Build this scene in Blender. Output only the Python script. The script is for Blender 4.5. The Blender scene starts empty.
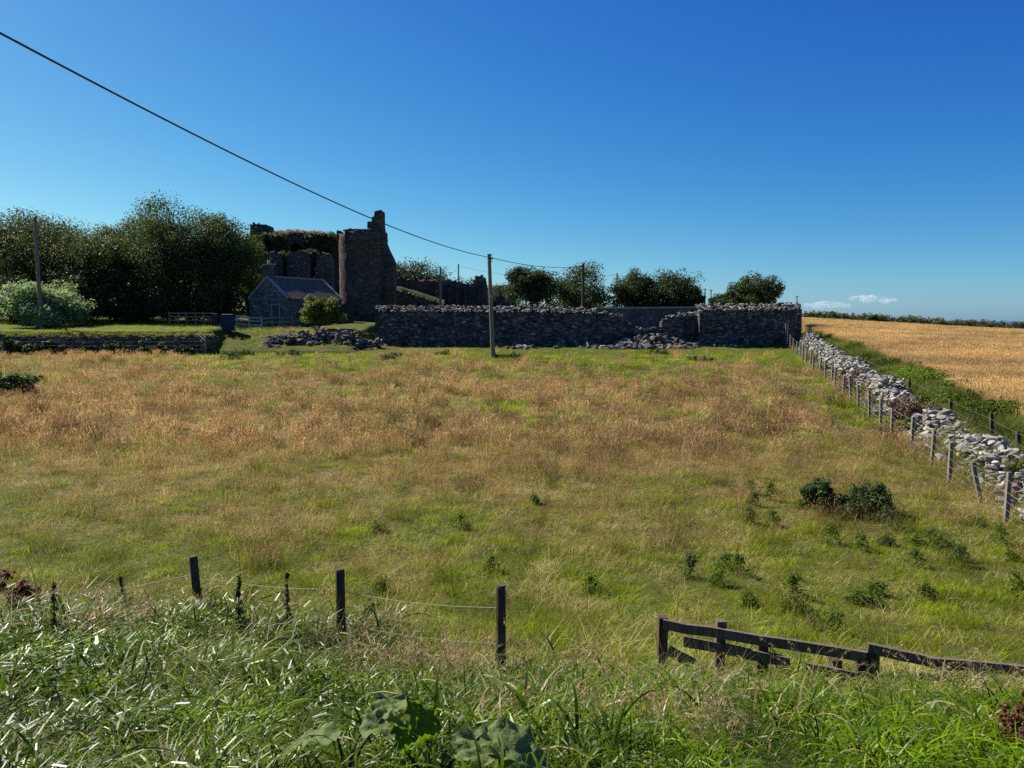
import bpy, bmesh, math, random
import numpy as np
from mathutils import Vector, Matrix

random.seed(7)
RNG = np.random.default_rng(11)
S = bpy.context.scene
COL = S.collection
PI = math.pi
F = 769.0                      # focal length in pixels of the 1024 px wide picture
PITCH = math.radians(4.8)
CAMZ = 5.0
sP, cP = math.sin(PITCH), math.cos(PITCH)


def at(px, py, Y):
    """point at horizontal depth Y seen towards a picture position (used for measuring real places)"""
    u, v = (px - 512) / F, (384 - py) / F
    dy, dz = cP + v * sP, -sP + v * cP
    k = Y / dy
    return Vector((u * k, Y, CAMZ + dz * k))


# ------------------------------------------------------------------ noise
def _hash(ix, iy, seed):
    h = (ix.astype(np.int64) * 374761393 + iy.astype(np.int64) * 668265263 + seed * 974711) & 0xffffffff
    h = ((h ^ (h >> 13)) * 1274126177) & 0xffffffff
    h = (h ^ (h >> 16)) & 0xffffffff
    return h / 4294967295.0


def vnoise(x, y, seed=0):
    x = np.asarray(x, float); y = np.asarray(y, float)
    ix, iy = np.floor(x), np.floor(y)
    fx, fy = x - ix, y - iy
    fx = fx * fx * (3 - 2 * fx); fy = fy * fy * (3 - 2 * fy)
    a, b = _hash(ix, iy, seed), _hash(ix + 1, iy, seed)
    c, d = _hash(ix, iy + 1, seed), _hash(ix + 1, iy + 1, seed)
    return (a * (1 - fx) + b * fx) * (1 - fy) + (c * (1 - fx) + d * fx) * fy


def fbm(x, y, seed=0, octv=4):
    s, a, t = 0, 1, 0
    for k in range(octv):
        s = s + a * vnoise(np.asarray(x) * 2 ** k + 17.3 * k, np.asarray(y) * 2 ** k - 9.1 * k, seed + k)
        t += a; a *= .5
    return s / t


def sstep(a, b, x):
    t = np.clip((np.asarray(x, float) - a) / (b - a), 0, 1)
    return t * t * (3 - 2 * t)


# ------------------------------------------------------------------ terrain
def fence_x(y):
    return 11.6 + .2516 * (np.asarray(y, float) - 17.7)


_PY = np.array([-60, 0, 1.2, 2.5, 5, 8, 11, 15, 20, 26, 40, 58, 70, 90, 150, 400, 4000.])
_PZ = np.array([3.4, 3.4, 3.38, 3.2, 2.25, 1.08, .45, .2, .28, .55, 1.1, 2.05, 2.85, 3.7, 4.35, -8, -60.0])
_YL = np.array([-60, 60, 62, 64, 68, 72, 80, 100, 130, 400, 4000.])
_ZL = np.array([0, 0, 2.45, 3.0, 4.0, 4.35, 4.8, 6.2, 8.0, -5, -60.0])
_yy = np.concatenate([np.linspace(-60, 120, 1801), np.linspace(121, 4000, 1200)])
_zz = np.interp(_yy, _PY, _PZ)
_k = np.hanning(31); _k /= _k.sum()
_zz[:1801] = np.convolve(np.pad(_zz[:1801], 15, mode='edge'), _k, 'valid')


def ground_z(x, y):
    x = np.asarray(x, float); y = np.asarray(y, float)
    z = np.interp(y, _yy, _zz)
    # bank reaches out a little farther on the left
    z = z + .52 * sstep(.3, -3.6, x) * np.exp(-((y - 8.6) / 2.3) ** 2)
    zl = np.interp(y, _YL, _ZL)
    zl = np.maximum(zl, z)
    terr = np.where(y > 62.3, np.maximum(4.05 + (y - 62.3) * .045, zl), z)      # terrace behind the low wall
    wl = sstep(-12.4, -13.6, x)
    z = z * (1 - wl) + zl * wl
    wt = sstep(-24.3, -25.2, x) * (y > 61.5)
    z = z * (1 - wt) + terr * wt
    # right: verge bank and barley field
    off = x - fence_x(y)
    rise = np.interp(y, [10, 26, 60, 90, 150, 260], [.25, .3, .45, .4, .2, 0])
    z = z + rise * sstep(2.2, 4.4, off)
    z = z - np.interp(y, [58, 80, 100, 150, 400], [0, .7, 1.35, 2.4, 2.4]) * np.clip((x - .38 * y) / (.28 * np.maximum(y, 1)), 0, 1.4)
    z = z + .10 * (fbm(x / 3.1, y / 3.1, 3) - .5) + .05 * (fbm(x / .7, y / .7, 5, 2) - .5) * (y < 80)
    return z


def crop_off(y):
    return np.interp(y, [12, 26, 40, 55, 70, 160], [4.6, 4.7, 5.1, 4.8, 3.7, 3.5])


def gz(x, y):
    return float(ground_z(np.array([x]), np.array([y]))[0])


def brown_mask(x, y):
    """0 green .. 1 reddish seed heads, over the pasture"""
    n = fbm(x / 8., y / 6., 21) * .5 + fbm(x / 2.0, y / 2.0, 25, 3) * .5
    base = np.interp(y, [8, 14, 19, 23, 30, 40, 47, 53, 57, 62, 70], [.02, .12, .32, .62, .80, .70, .50, .24, .06, .0, .0])
    base = base + .5 * sstep(-14, -26, x) * sstep(44, 56, y) * (y < 62.5)
    off = x - fence_x(y)
    base = base - .45 * sstep(-4.5, -1.2, off) * sstep(20, 32, y)
    base = base - .22 * sstep(-2, -7, x) * sstep(23, 17, y)
    base = base - .3 * sstep(3, 9, x) * sstep(22, 16, y)
    return np.clip(base + (n - .5) * 2.3 * np.interp(y, [8, 16], [.45, 1]), 0, 1)


# ------------------------------------------------------------------ object helpers
def link(o):
    COL.objects.link(o); return o


def mesh_np(name, V, Q=None, T=None, mats=(), attrs=None, smooth=False, midx=None):
    me = bpy.data.meshes.new(name)
    V = np.asarray(V, np.float32)
    Q = np.zeros((0, 4), np.int32) if Q is None else np.asarray(Q, np.int32).reshape(-1, 4)
    T = np.zeros((0, 3), np.int32) if T is None else np.asarray(T, np.int32).reshape(-1, 3)
    me.vertices.add(len(V)); me.vertices.foreach_set('co', V.ravel())
    nl = Q.size + T.size
    me.loops.add(nl)
    me.loops.foreach_set('vertex_index', np.concatenate([Q.ravel(), T.ravel()]))
    me.polygons.add(len(Q) + len(T))
    st = np.concatenate([np.arange(len(Q)) * 4, Q.size + np.arange(len(T)) * 3]).astype(np.int32)
    me.polygons.foreach_set('loop_start', st)
    if midx is not None:
        me.polygons.foreach_set('material_index', np.asarray(midx, np.int32))
    for m in (mats if isinstance(mats, (list, tuple)) else [mats]):
        me.materials.append(m)
    for k, a in (attrs or {}).items():
        at_ = me.attributes.new(k, 'FLOAT', 'POINT')
        at_.data.foreach_set('value', np.asarray(a, np.float32))
    me.update(calc_edges=True)
    me.polygons.foreach_set('use_smooth', np.full(len(me.polygons), bool(smooth)))
    me.validate()
    return me


def obj(name, me, parent=None):
    o = bpy.data.objects.new(name, me)
    link(o)
    if parent is not None:
        o.parent = parent
    return o


def thing(name, label, cat, loc=(0, 0, 0), group=None, rotz=0.0):
    o = bpy.data.objects.new(name, None)
    o.empty_display_size = .2
    link(o); o.location = loc; o.rotation_euler = (0, 0, rotz)
    return tag(o, label, cat, group)


def tag(o, label, cat, group=None):
    o['label'] = label; o['category'] = cat; o['kind'] = 'thing'
    if group: o['group'] = group
    return o


def struct(o, kind='structure'):
    o['kind'] = kind; return o


class MB:
    """collects simple solids into one mesh"""
    def __init__(self):
        self.V, self.Q, self.T, self.n = [], [], [], 0

    def add(self, V, Q=(), T=()):
        V = np.asarray(V, float).reshape(-1, 3)
        self.V.append(V)
        if len(Q): self.Q.append(np.asarray(Q, int).reshape(-1, 4) + self.n)
        if len(T): self.T.append(np.asarray(T, int).reshape(-1, 3) + self.n)
        self.n += len(V)

    def box(self, c, s, rz=0, taper=1.0, jit=0.0):
        hx, hy, hz = np.array(s) / 2.
        V = np.array([(-hx, -hy, -hz), (hx, -hy, -hz), (hx, hy, -hz), (-hx, hy, -hz),
                      (-hx * taper, -hy * taper, hz), (hx * taper, -hy * taper, hz), (hx * taper, hy * taper, hz), (-hx * taper, hy * taper, hz)])
        if jit: V = V + RNG.normal(0, jit, V.shape)
        c_, s_ = math.cos(rz), math.sin(rz)
        V = np.stack([V[:, 0] * c_ - V[:, 1] * s_, V[:, 0] * s_ + V[:, 1] * c_, V[:, 2]], 1) + np.array(c)
        self.add(V, [(0, 3, 2, 1), (4, 5, 6, 7), (0, 1, 5, 4), (1, 2, 6, 5), (2, 3, 7, 6), (3, 0, 4, 7)])

    def beam(self, a, b, w, h, jit=0.0, n=1):
        """rectangular bar from a to b, height along z as far as possible"""
        a, b = np.array(a, float), np.array(b, float)
        d = b - a; d /= np.linalg.norm(d)
        up = np.array((0, 0, 1.)) if abs(d[2]) < .9 else np.array((0, 1., 0))
        sx = np.cross(d, up); sx /= np.linalg.norm(sx); u = np.cross(sx, d)
        V, Q = [], []
        for k in range(n + 1):
            p = a + (b - a) * k / n + (RNG.normal(0, jit, 3) if jit else 0)
            for ex, eu in ((-1, -1), (1, -1), (1, 1), (-1, 1)):
                V.append(p + sx * ex * w / 2 + u * eu * h / 2)
        for k in range(n):
            for e in range(4):
                f = (e + 1) % 4
                Q.append((k * 4 + e, k * 4 + f, k * 4 + 4 + f, k * 4 + 4 + e))
        Q.append((3, 2, 1, 0)); m = n * 4; Q.append((m, m + 1, m + 2, m + 3))
        self.add(V, Q)

    def tube(self, pts, rad, seg=8, cap=True):
        pts = [np.array(p, float) for p in pts]
        n = len(pts)
        rad = [rad] * n if np.isscalar(rad) else list(rad)
        V, Q, T = [], [], []
        for k in range(n):
            d = pts[min(k + 1, n - 1)] - pts[max(k - 1, 0)]
            d = d / (np.linalg.norm(d) + 1e-9)
            ref = np.array((0, 0, 1.)) if abs(d[2]) < .9 else np.array((1., 0, 0))
            a = np.cross(d, ref); a /= np.linalg.norm(a); b = np.cross(d, a)
            for s in range(seg):
                t = 2 * PI * s / seg
                V.append(pts[k] + rad[k] * (a * math.cos(t) + b * math.sin(t)))
        for k in range(n - 1):
            for s in range(seg):
                f = (s + 1) % seg
                Q.append((k * seg + s, k * seg + f, (k + 1) * seg + f, (k + 1) * seg + s))
        if cap:
            V.append(pts[0]); V.append(pts[-1]); c0, c1 = n * seg, n * seg + 1
            for s in range(seg):
                f = (s + 1) % seg
                T.append((c0, f, s)); T.append((c1, (n - 1) * seg + s, (n - 1) * seg + f))
        self.add(V, Q, T)

    def mesh(self, name, mat, smooth=False, attrs=None):
        V = np.concatenate(self.V)
        Q = np.concatenate(self.Q) if self.Q else None
        T = np.concatenate(self.T) if self.T else None
        return mesh_np(name, V, Q, T, mat, attrs, smooth)

    def build(self, name, mat, parent=None, smooth=False):
        return obj(name, self.mesh(name, mat, smooth), parent)


# ------------------------------------------------------------------ materials
class N:
    def __init__(self, name):
        self.m = bpy.data.materials.new(name); self.m.use_nodes = True
        self.t = self.m.node_tree; self.t.nodes.clear()
        self.out = self.t.nodes.new('ShaderNodeOutputMaterial')

    def node(self, typ, **kw):
        n = self.t.nodes.new(typ)
        for k, v in kw.items(): setattr(n, k, v)
        return n

    def set(self, n, sock, v):
        if isinstance(v, bpy.types.NodeSocket): self.t.links.new(v, n.inputs[sock])
        else: n.inputs[sock].default_value = v

    def pos(self, scale=(1, 1, 1), obj_space=False):
        src = self.node('ShaderNodeTexCoord').outputs['Object'] if obj_space else self.node('ShaderNodeNewGeometry').outputs['Position']
        mp = self.node('ShaderNodeMapping'); self.set(mp, 'Vector', src); mp.inputs['Scale'].default_value = scale
        return mp.outputs[0]

    def noise(self, vec, scale, detail=4, rough=.6, out='Fac'):
        n = self.node('ShaderNodeTexNoise'); self.set(n, 'Vector', vec)
        n.inputs['Scale'].default_value = scale; n.inputs['Detail'].default_value = detail; n.inputs['Roughness'].default_value = rough
        return n.outputs[out]

    def voro(self, vec, scale, feature='F1', out='Distance', rnd=1.0):
        n = self.node('ShaderNodeTexVoronoi', feature=feature); self.set(n, 'Vector', vec)
        n.inputs['Scale'].default_value = scale; n.inputs['Randomness'].default_value = rnd
        return n.outputs[out]

    def attr(self, name, typ='GEOMETRY'):
        n = self.node('ShaderNodeAttribute', attribute_name=name, attribute_type=typ); return n.outputs['Fac']

    def mix(self, a, b, f):
        n = self.node('ShaderNodeMix', data_type='RGBA')
        for idx, v in ((6, a), (7, b)):
            if isinstance(v, bpy.types.NodeSocket): self.t.links.new(v, n.inputs[idx])
            else: n.inputs[idx].default_value = (*v[:3], 1)
        if isinstance(f, bpy.types.NodeSocket): self.t.links.new(f, n.inputs[0])
        else: n.inputs[0].default_value = f
        return n.outputs[2]

    def math(self, op, a, b=0.0, clamp=False):
        n = self.node('ShaderNodeMath', operation=op, use_clamp=clamp)
        self.set(n, 0, a); self.set(n, 1, b); return n.outputs[0]

    def ramp(self, f, stops):
        n = self.node('ShaderNodeValToRGB'); self.set(n, 'Fac', f)
        e = n.color_ramp.elements
        while len(e) < len(stops): e.new(.5)
        for el, (p, c) in zip(e, stops):
            el.position = p; el.color = (*c[:3], 1) if not np.isscalar(c) else (c, c, c, 1)
        return n.outputs['Color']

    def bump(self, h, strength=.5, dist=.05):
        n = self.node('ShaderNodeBump'); self.set(n, 'Height', h)
        n.inputs['Strength'].default_value = strength; n.inputs['Distance'].default_value = dist
        return n.outputs[0]

    def pbsdf(self, col, rough=.8, spec=.3, normal=None, metal=0.0):
        n = self.node('ShaderNodeBsdfPrincipled')
        self.set(n, 'Base Color', col if isinstance(col, bpy.types.NodeSocket) else (*col, 1))
        self.set(n, 'Roughness', rough); self.set(n, 'Specular IOR Level', spec); self.set(n, 'Metallic', metal)
        if normal is not None: self.set(n, 'Normal', normal)
        return n.outputs[0]

    def done(self, sh):
        self.t.links.new(sh, self.out.inputs['Surface']); return self.m


def leaf_shader(n, col, tcol, rough=.5, spec=.35, tr=.35):
    p = n.pbsdf(col, rough, spec)
    t = n.node('ShaderNodeBsdfTranslucent'); n.set(t, 'Color', tcol)
    mx = n.node('ShaderNodeMixShader'); mx.inputs[0].default_value = tr
    n.t.links.new(p, mx.inputs[1]); n.t.links.new(t.outputs[0], mx.inputs[2])
    return n.done(mx.outputs[0])


def brighten(n, col, k):
    v = n.node('ShaderNodeHueSaturation'); n.set(v, 'Color', col)
    v.inputs['Value'].default_value = k; v.inputs['Saturation'].default_value = 1.1
    return v.outputs[0]


def grass_mat(name, gA, gB, dryA, dryB, headA, headB, rough=.42, spec=.4, tr=.38, drygain=1.0):
    n = N(name)
    rnd = n.attr('rnd'); kind = n.attr('kind'); dry = n.attr('dry', 'INSTANCER'); tone = n.attr('tone', 'INSTANCER')
    g = n.mix(gA, gB, rnd)
    g = n.mix(brighten(n, g, .5), brighten(n, g, 1.9), tone)
    d = n.mix(dryA, dryB, rnd)
    f = n.math('MULTIPLY', n.math('GREATER_THAN', n.math('MULTIPLY', dry, drygain), n.attr('rnd2')), .92)
    leaf = n.mix(g, d, f)
    head = n.mix(headA, headB, rnd)
    head = n.mix(brighten(n, head, .42), brighten(n, head, 1.6), tone)
    col = n.mix(leaf, head, kind)
    return leaf_shader(n, col, brighten(n, col, 1.5), rough, spec, tr)


M = {}
M['pasture'] = grass_mat('pasture_grass', (.085, .122, .004), (.23, .275, .009), (.30, .22, .055), (.80, .66, .36),
                         (.120, .062, .030), (.53, .38, .225), .6, .10, .38)
M['bank'] = grass_mat('bank_grass', (.034, .070, .004), (.135, .195, .009), (.24, .19, .07), (.56, .47, .24),
                      (.26, .17, .10), (.54, .41, .27), .38, .2, .38)
M['barley'] = grass_mat('ripe_barley', (.40, .275, .12), (.52, .38, .18), (.40, .275, .12), (.58, .43, .22),
                        (.44, .30, .135), (.64, .47, .25), .55, .25, .3)
M['verge'] = grass_mat('verge_plants', (.055, .088, .012), (.13, .17, .022), (.25, .21, .08), (.36, .30, .13),
                       (.12, .08, .04), (.22, .15, .07), .5, .3, .33)


def leaf_mat(name, a, b, tr=.3, rough=.6, spec=.2):
    n = N(name)
    c = n.mix(a, b, n.attr('rnd'))
    return leaf_shader(n, c, brighten(n, c, 1.6), rough, spec, tr)


M['tree_a'] = leaf_mat('sycamore_leaf', (.024, .040, .011), (.082, .112, .027), .34)
M['tree_b'] = leaf_mat('elm_leaf', (.027, .040, .012), (.086, .108, .028), .33)
M['tree_c'] = leaf_mat('hawthorn_leaf', (.021, .036, .010), (.066, .09, .022), .32)
M['tree_far'] = leaf_mat('whin_leaf', (.03, .044, .016), (.08, .095, .034), .3)
M['willow'] = leaf_mat('willow_leaf', (.11, .17, .06), (.29, .36, .16), .38)
M['bush'] = leaf_mat('elder_leaf', (.05, .08, .014), (.16, .19, .03), .4)
M['dark_bush'] = leaf_mat('bramble_leaf', (.022, .046, .011), (.072, .11, .026), .3)
M['rusty'] = leaf_mat('dead_bracken_leaf', (.13, .08, .035), (.30, .205, .095), .35)
M['red_leaf'] = leaf_mat('red_dock_leaf', (.09, .038, .020), (.24, .115, .06), .3)
M['dock'] = leaf_mat('dock_seed', (.06, .035, .018), (.15, .09, .045), .2)
M['twig'] = leaf_mat('dry_twig', (.10, .065, .04), (.2, .14, .085), .1)


M['weed'] = leaf_mat('weed_leaf', (.045, .080, .010), (.13, .18, .022), .4)


def bark_mat():
    n = N('bark'); p = n.pos((3, 3, .8))
    f = n.noise(p, 4, 5)
    return n.done(n.pbsdf(n.ramp(f, [(.3, (.03, .024, .017)), (.7, (.10, .085, .065))]), .9, .15, n.bump(f, .8, .05)))


M['bark'] = bark_mat()


def wood_mat(name, a, b, obj_space=True):
    n = N(name); p = n.pos((14, 14, 1.2), False)
    f = n.noise(p, 3, 6, .65); g = n.noise(n.pos(), 2.3, 3)
    c = n.ramp(f, [(.3, a), (.72, b)])
    c = n.mix(c, (.16, .17, .10), n.math('MULTIPLY', n.math('GREATER_THAN', g, .62), .35))
    return n.done(n.pbsdf(c, .85, .2, n.bump(f, .6, .01)))


M['post'] = wood_mat('weathered_post', (.09, .075, .055), (.27, .235, .185))
M['post_dark'] = wood_mat('dark_post', (.03, .023, .015), (.11, .082, .05))
M['rail'] = wood_mat('old_rail', (.045, .036, .025), (.20, .165, .115))
M['pole'] = wood_mat('creosoted_pole', (.10, .085, .065), (.25, .215, .165))


def stone_mat(name, cols, lichen=.3, spots=6.0, rnd=True):
    n = N(name)
    tc = n.pos()
    f = n.noise(tc, 3.1, 6, .65)
    f2 = n.noise(tc, 14, 4, .6)
    oi = n.attr('rnd')
    base = n.ramp(n.math('ADD', n.math('MULTIPLY', oi, .75), n.math('MULTIPLY', f, .3)), [(.1, cols[0]), (.5, cols[1]), (.95, cols[2])])
    sp = n.math('GREATER_THAN', n.noise(tc, spots, 5, .7), .60)
    base = n.mix(base, (.52, .52, .47), n.math('MULTIPLY', sp, lichen))
    base = n.mix(base, (.07, .07, .06), n.math('MULTIPLY', n.math('GREATER_THAN', f2, .63), .5))
    return n.done(n.pbsdf(base, .9, .2, n.bump(f2, .5, .02)))


M['stone'] = stone_mat('field_stone', ((.09, .08, .063), (.22, .20, .17), (.44, .42, .375)), .45)
M['cap_stone'] = stone_mat('cap_stone', ((.08, .07, .055), (.17, .155, .125), (.36, .34, .30)), .35)
M['stone_dark'] = stone_mat('garden_wall_stone', ((.055, .049, .040), (.105, .095, .080), (.20, .185, .16)), .2)


def masonry_mat(name, a, b, mortar, sc=2.2, flat=1.7, hl=.5):
    n = N(name)
    p = n.pos((1, 1, flat))
    w = n.noise(n.pos(), 1.5, 3, out='Color')
    add = n.node('ShaderNodeMixRGB', blend_type='LINEAR_LIGHT'); add.inputs[0].default_value = .08
    n.t.links.new(p, add.inputs[1]); n.t.links.new(w, add.inputs[2])
    v = add.outputs[0]
    cell = n.voro(v, sc, 'F1', 'Color'); edge = n.voro(v, sc, 'DISTANCE_TO_EDGE', 'Distance')
    sep = n.node('ShaderNodeSeparateColor'); n.t.links.new(cell, sep.inputs[0])
    c = n.mix(a, b, sep.outputs[0])
    c = n.mix(c, (.40, .39, .35), n.math('MULTIPLY', n.math('GREATER_THAN', sep.outputs[1], .93), hl))
    big = n.noise(n.pos(), .55, 4)
    c = n.mix(c, brighten(n, c, .55), n.ramp(big, [(.4, 0.0), (.65, 1.0)]))
    e = n.ramp(edge, [(.02, 0.0), (.09, 1.0)])
    c = n.mix(mortar, c, e)
    h = n.math('ADD', n.math('MULTIPLY', e, 1.0), n.math('MULTIPLY', n.noise(n.pos(), 9, 4), .5))
    return n.done(n.pbsdf(c, .92, .15, n.bump(h, .9, .08)))


M['masonry'] = masonry_mat('garden_masonry', (.05, .048, .045), (.14, .135, .125), (.03, .029, .027), 2.6)
M['castle'] = masonry_mat('castle_masonry', (.065, .052, .038), (.155, .125, .092), (.075, .06, .045), 2.9, 1.7, .15)
M['cottage'] = masonry_mat('cottage_masonry', (.075, .068, .060), (.22, .20, .18), (.17, .155, .135), 2.4, 1.6)
M['backwall'] = masonry_mat('mortared_masonry', (.11, .105, .10), (.17, .165, .155), (.13, .125, .115), 3.0)


def plain(name, col, rough=.6, spec=.3, metal=0.0, var=.25, sc=6):
    n = N(name)
    f = n.noise(n.pos(), sc, 4)
    c = n.mix(tuple(np.array(col) * (1 - var)), tuple(np.array(col) * (1 + var)), f)
    return n.done(n.pbsdf(c, rough, spec, None, metal))


M['wire'] = plain('galvanised_wire', (.20, .19, .18), .6, .4, .3)
M['cable'] = plain('black_cable', (.02, .02, .022), .5, .4)
M['iron'] = plain('dark_iron', (.05, .05, .05), .5, .4, .5)
M['ceramic'] = plain('insulator_glaze', (.20, .12, .08), .2, .5)
M['bin_blue'] = plain('bin_plastic_blue', (.006, .022, .055), .6, .25)
M['bin_dark'] = plain('bin_plastic_black', (.010, .012, .015), .5, .3)
M['rubber'] = plain('rubber', (.015, .015, .015), .8)
M['door'] = plain('green_paint', (.025, .06, .055), .6)
M['frame'] = plain('pale_paint', (.30, .31, .29), .6)
M['slab'] = plain('sandstone_coping', (.30, .28, .25), .85, .2, 0, .4)
M['clay'] = plain('clay_pot', (.36, .27, .18), .8)
M['white_rail'] = plain('grey_white_paint', (.26, .265, .27), .6)


M['earth'] = plain('rubble_earth', (.05, .047, .032), .95, .1, 0, .6, 3)


def slate_mat():
    n = N('slate')
    p = n.pos()
    br = n.node('ShaderNodeTexBrick'); tc = n.node('ShaderNodeTexCoord')
    mp = n.node('ShaderNodeMapping'); n.t.links.new(tc.outputs['Object'], mp.inputs[0]); mp.inputs['Rotation'].default_value = (0, 0, PI / 2)
    n.t.links.new(mp.outputs[0], br.inputs['Vector'])
    br.inputs['Scale'].default_value = 3; br.inputs['Color1'].default_value = (.12, .07, .045, 1); br.inputs['Color2'].default_value = (.20, .14, .105, 1)
    br.inputs['Mortar'].default_value = (.03, .03, .03, 1); br.inputs['Mortar Size'].default_value = .015
    c = n.mix(br.outputs[0], (.17, .15, .11), n.math('MULTIPLY', n.math('GREATER_THAN', n.noise(p, 1.7, 5), .58), .5))
    return n.done(n.pbsdf(c, .8, .2, n.bump(br.outputs[0], .5, .02)))


M['slate'] = slate_mat()


def ground_mat():
    n = N('pasture_ground')
    p = n.pos()
    br = n.attr('brown'); lush = n.attr('lush'); soil = n.attr('soil')
    n1 = n.noise(p, .9, 6, .65); n2 = n.noise(p, 7, 4, .65)
    g = n.ramp(n2, [(.3, (.035, .045, .008)), (.7, (.10, .115, .016))])
    b = n.ramp(n2, [(.3, (.10, .065, .025)), (.7, (.26, .18, .075))])
    f = n.math('ADD', br, n.math('MULTIPLY', n.math('SUBTRACT', n1, .5), .9), True)
    c = n.mix(g, b, f)
    bank = n.ramp(n2, [(.3, (.014, .018, .005)), (.7, (.04, .05, .012))])  # bank ground coloured dark so gaps between tufts look deeply shaded
    c = n.mix(c, bank, lush)
    c = n.mix(c, (.22, .16, .07), soil)
    return n.done(n.pbsdf(c, .95, .1, n.bump(n.math('ADD', n2, n1), .9, .12)))


M['ground'] = ground_mat()

# ------------------------------------------------------------------ ground sheet
xs = np.unique(np.concatenate([np.arange(-46, 46.01, .45), np.linspace(-140, 140, 71), np.sign(np.linspace(-1, 1, 41)) * np.abs(np.linspace(-1, 1, 41)) ** 2.2 * 4000,
                               np.arange(-25.4, -24.1, .1), np.arange(-13.8, -12.2, .2)]))
ys = np.unique(np.concatenate([np.arange(-6, 14, .22), np.arange(14, 61, .5), np.arange(61, 63.2, .1), np.arange(63.2, 82, .5), np.linspace(82, 180, 40),
                               180 + np.linspace(0, 1, 25) ** 2.2 * 3800, np.linspace(-60, -6, 12)]))
GX, GY = np.meshgrid(xs, ys)
GZ = ground_z(GX, GY)
nx, ny = len(xs), len(ys)
idx = np.arange(nx * ny).reshape(ny, nx)
Q = np.stack([idx[:-1, :-1], idx[:-1, 1:], idx[1:, 1:], idx[1:, :-1]], -1).reshape(-1, 4)
bx, by = GX.ravel(), GY.ravel()
brn = brown_mask(bx, by); brn[by > 75] *= .3
lush = np.clip(sstep(11.5, 8, by) + sstep(1.5, 2.2, bx - fence_x(by)) * (by < 80) + (by < 0), 0, 1)
boff = bx - fence_x(by)
soil = sstep(0, .4, boff - crop_off(by)) * (by > 5) * (by < 170)
me = mesh_np('ground', np.stack([bx, by, GZ.ravel()], 1), Q, None, M['ground'], {'brown': brn, 'lush': lush, 'soil': soil}, True)
struct(obj('ground', me))


# ------------------------------------------------------------------ grass tufts
def blades(n, L, W, spread, tilt, curl, segs, seed, wind=(0.0, 0.0), kind=0.0, head=None):
    """n grass blades: arrays of verts / quads / attributes. head=(frac, count, size): loose seed panicle"""
    r = np.random.default_rng(seed)
    ph = r.uniform(0, 2 * PI, n)
    rad = spread * np.sqrt(r.uniform(0, 1, n)); pa = r.uniform(0, 2 * PI, n)
    base = np.stack([rad * np.cos(pa), rad * np.sin(pa), np.full(n, -.03)], 1)
    ln = r.uniform(L[0], L[1], n); w = r.uniform(W[0], W[1], n)
    a0 = r.uniform(tilt[0], tilt[1], n); cu = r.uniform(curl[0], curl[1], n)
    dirh = np.stack([np.cos(ph) + wind[0], np.sin(ph) + wind[1]], 1)
    dirh /= np.linalg.norm(dirh, axis=1, keepdims=True) + 1e-6
    tw = r.uniform(-.9, .9, n)
    side = np.stack([-dirh[:, 1], dirh[:, 0]], 1)
    P = base.copy(); rows = []
    ts = np.linspace(0, 1, segs + 1)
    rnd = r.uniform(0, 1, n); rnd2 = r.uniform(0, 1, n)
    pts = []
    for k, t in enumerate(ts):
        ang = a0 + cu * t ** 1.4
        if k > 0:
            step = ln / segs
            P = P + np.stack([dirh[:, 0] * np.sin(ang) * step, dirh[:, 1] * np.sin(ang) * step, np.cos(ang) * step], 1)
        ww = w * (.55 + 1.2 * t if t < .35 else (1 - (t - .35) / .65) ** .8 * 1.0) * .5
        ww = np.maximum(ww, w * .04)
        sv = np.stack([side[:, 0] * np.cos(tw) + dirh[:, 0] * np.sin(tw) * .6, side[:, 1] * np.cos(tw) + dirh[:, 1] * np.sin(tw) * .6, np.sin(tw) * .5], 1)
        rows.append((P - sv * ww[:, None], P + sv * ww[:, None])); pts.append(P.copy())
    V = np.stack([np.stack([a, b], 1) for a, b in rows], 1)       # n, segs+1, 2, 3
    nv = (segs + 1) * 2
    b0 = (np.arange(n) * nv)[:, None] + (np.arange(segs) * 2)[None]
    Q = np.stack([b0, b0 + 1, b0 + 3, b0 + 2], -1).reshape(-1, 4)
    V = V.reshape(-1, 3)
    A = {'rnd': np.repeat(rnd, nv), 'rnd2': np.repeat(rnd2, nv), 'kind': np.full(len(V), kind)}
    if head:
        fr, cnt, size = head
        pts = np.stack(pts, 1)
        HV, HQ, ha, hb = [], [], [], []
        m = n * cnt
        t = r.uniform(1 - fr, 1, (n, cnt)) * segs
        i = np.minimum(t.astype(int), segs - 1); f = (t - i)[..., None]
        p0 = np.take_along_axis(pts, i[..., None], 1); p1 = np.take_along_axis(pts, (i + 1)[..., None], 1)
        C = (p0 + (p1 - p0) * f) + r.normal(0, size * .8, (n, cnt, 3))
        C = C.reshape(-1, 3)
        u = r.normal(0, .55, (m, 3)); u[:, 2] = np.abs(u[:, 2]) + .9; u /= np.linalg.norm(u, axis=1, keepdims=True)
        v = np.cross(u, r.normal(0, 1, (m, 3))); v /= np.linalg.norm(v, axis=1, keepdims=True)
        s = r.uniform(.6, 1.3, m)[:, None] * size
        HV = np.stack([C - u * s * 1.5, C + v * s * .30, C + u * s * 1.5, C - v * s * .30], 1).reshape(-1, 3)
        HQ = np.arange(m * 4).reshape(-1, 4) + len(V)
        hr = np.repeat(np.clip(np.repeat(rnd, cnt) * .5 + r.uniform(0, .5, m), 0, 1), 4)
        V = np.concatenate([V, HV]); Q = np.concatenate([Q, HQ])
        A = {'rnd': np.concatenate([A['rnd'], hr]), 'rnd2': np.concatenate([A['rnd2'], hr]), 'kind': np.concatenate([A['kind'], np.ones(m * 4)])}
    return V, Q, A


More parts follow.
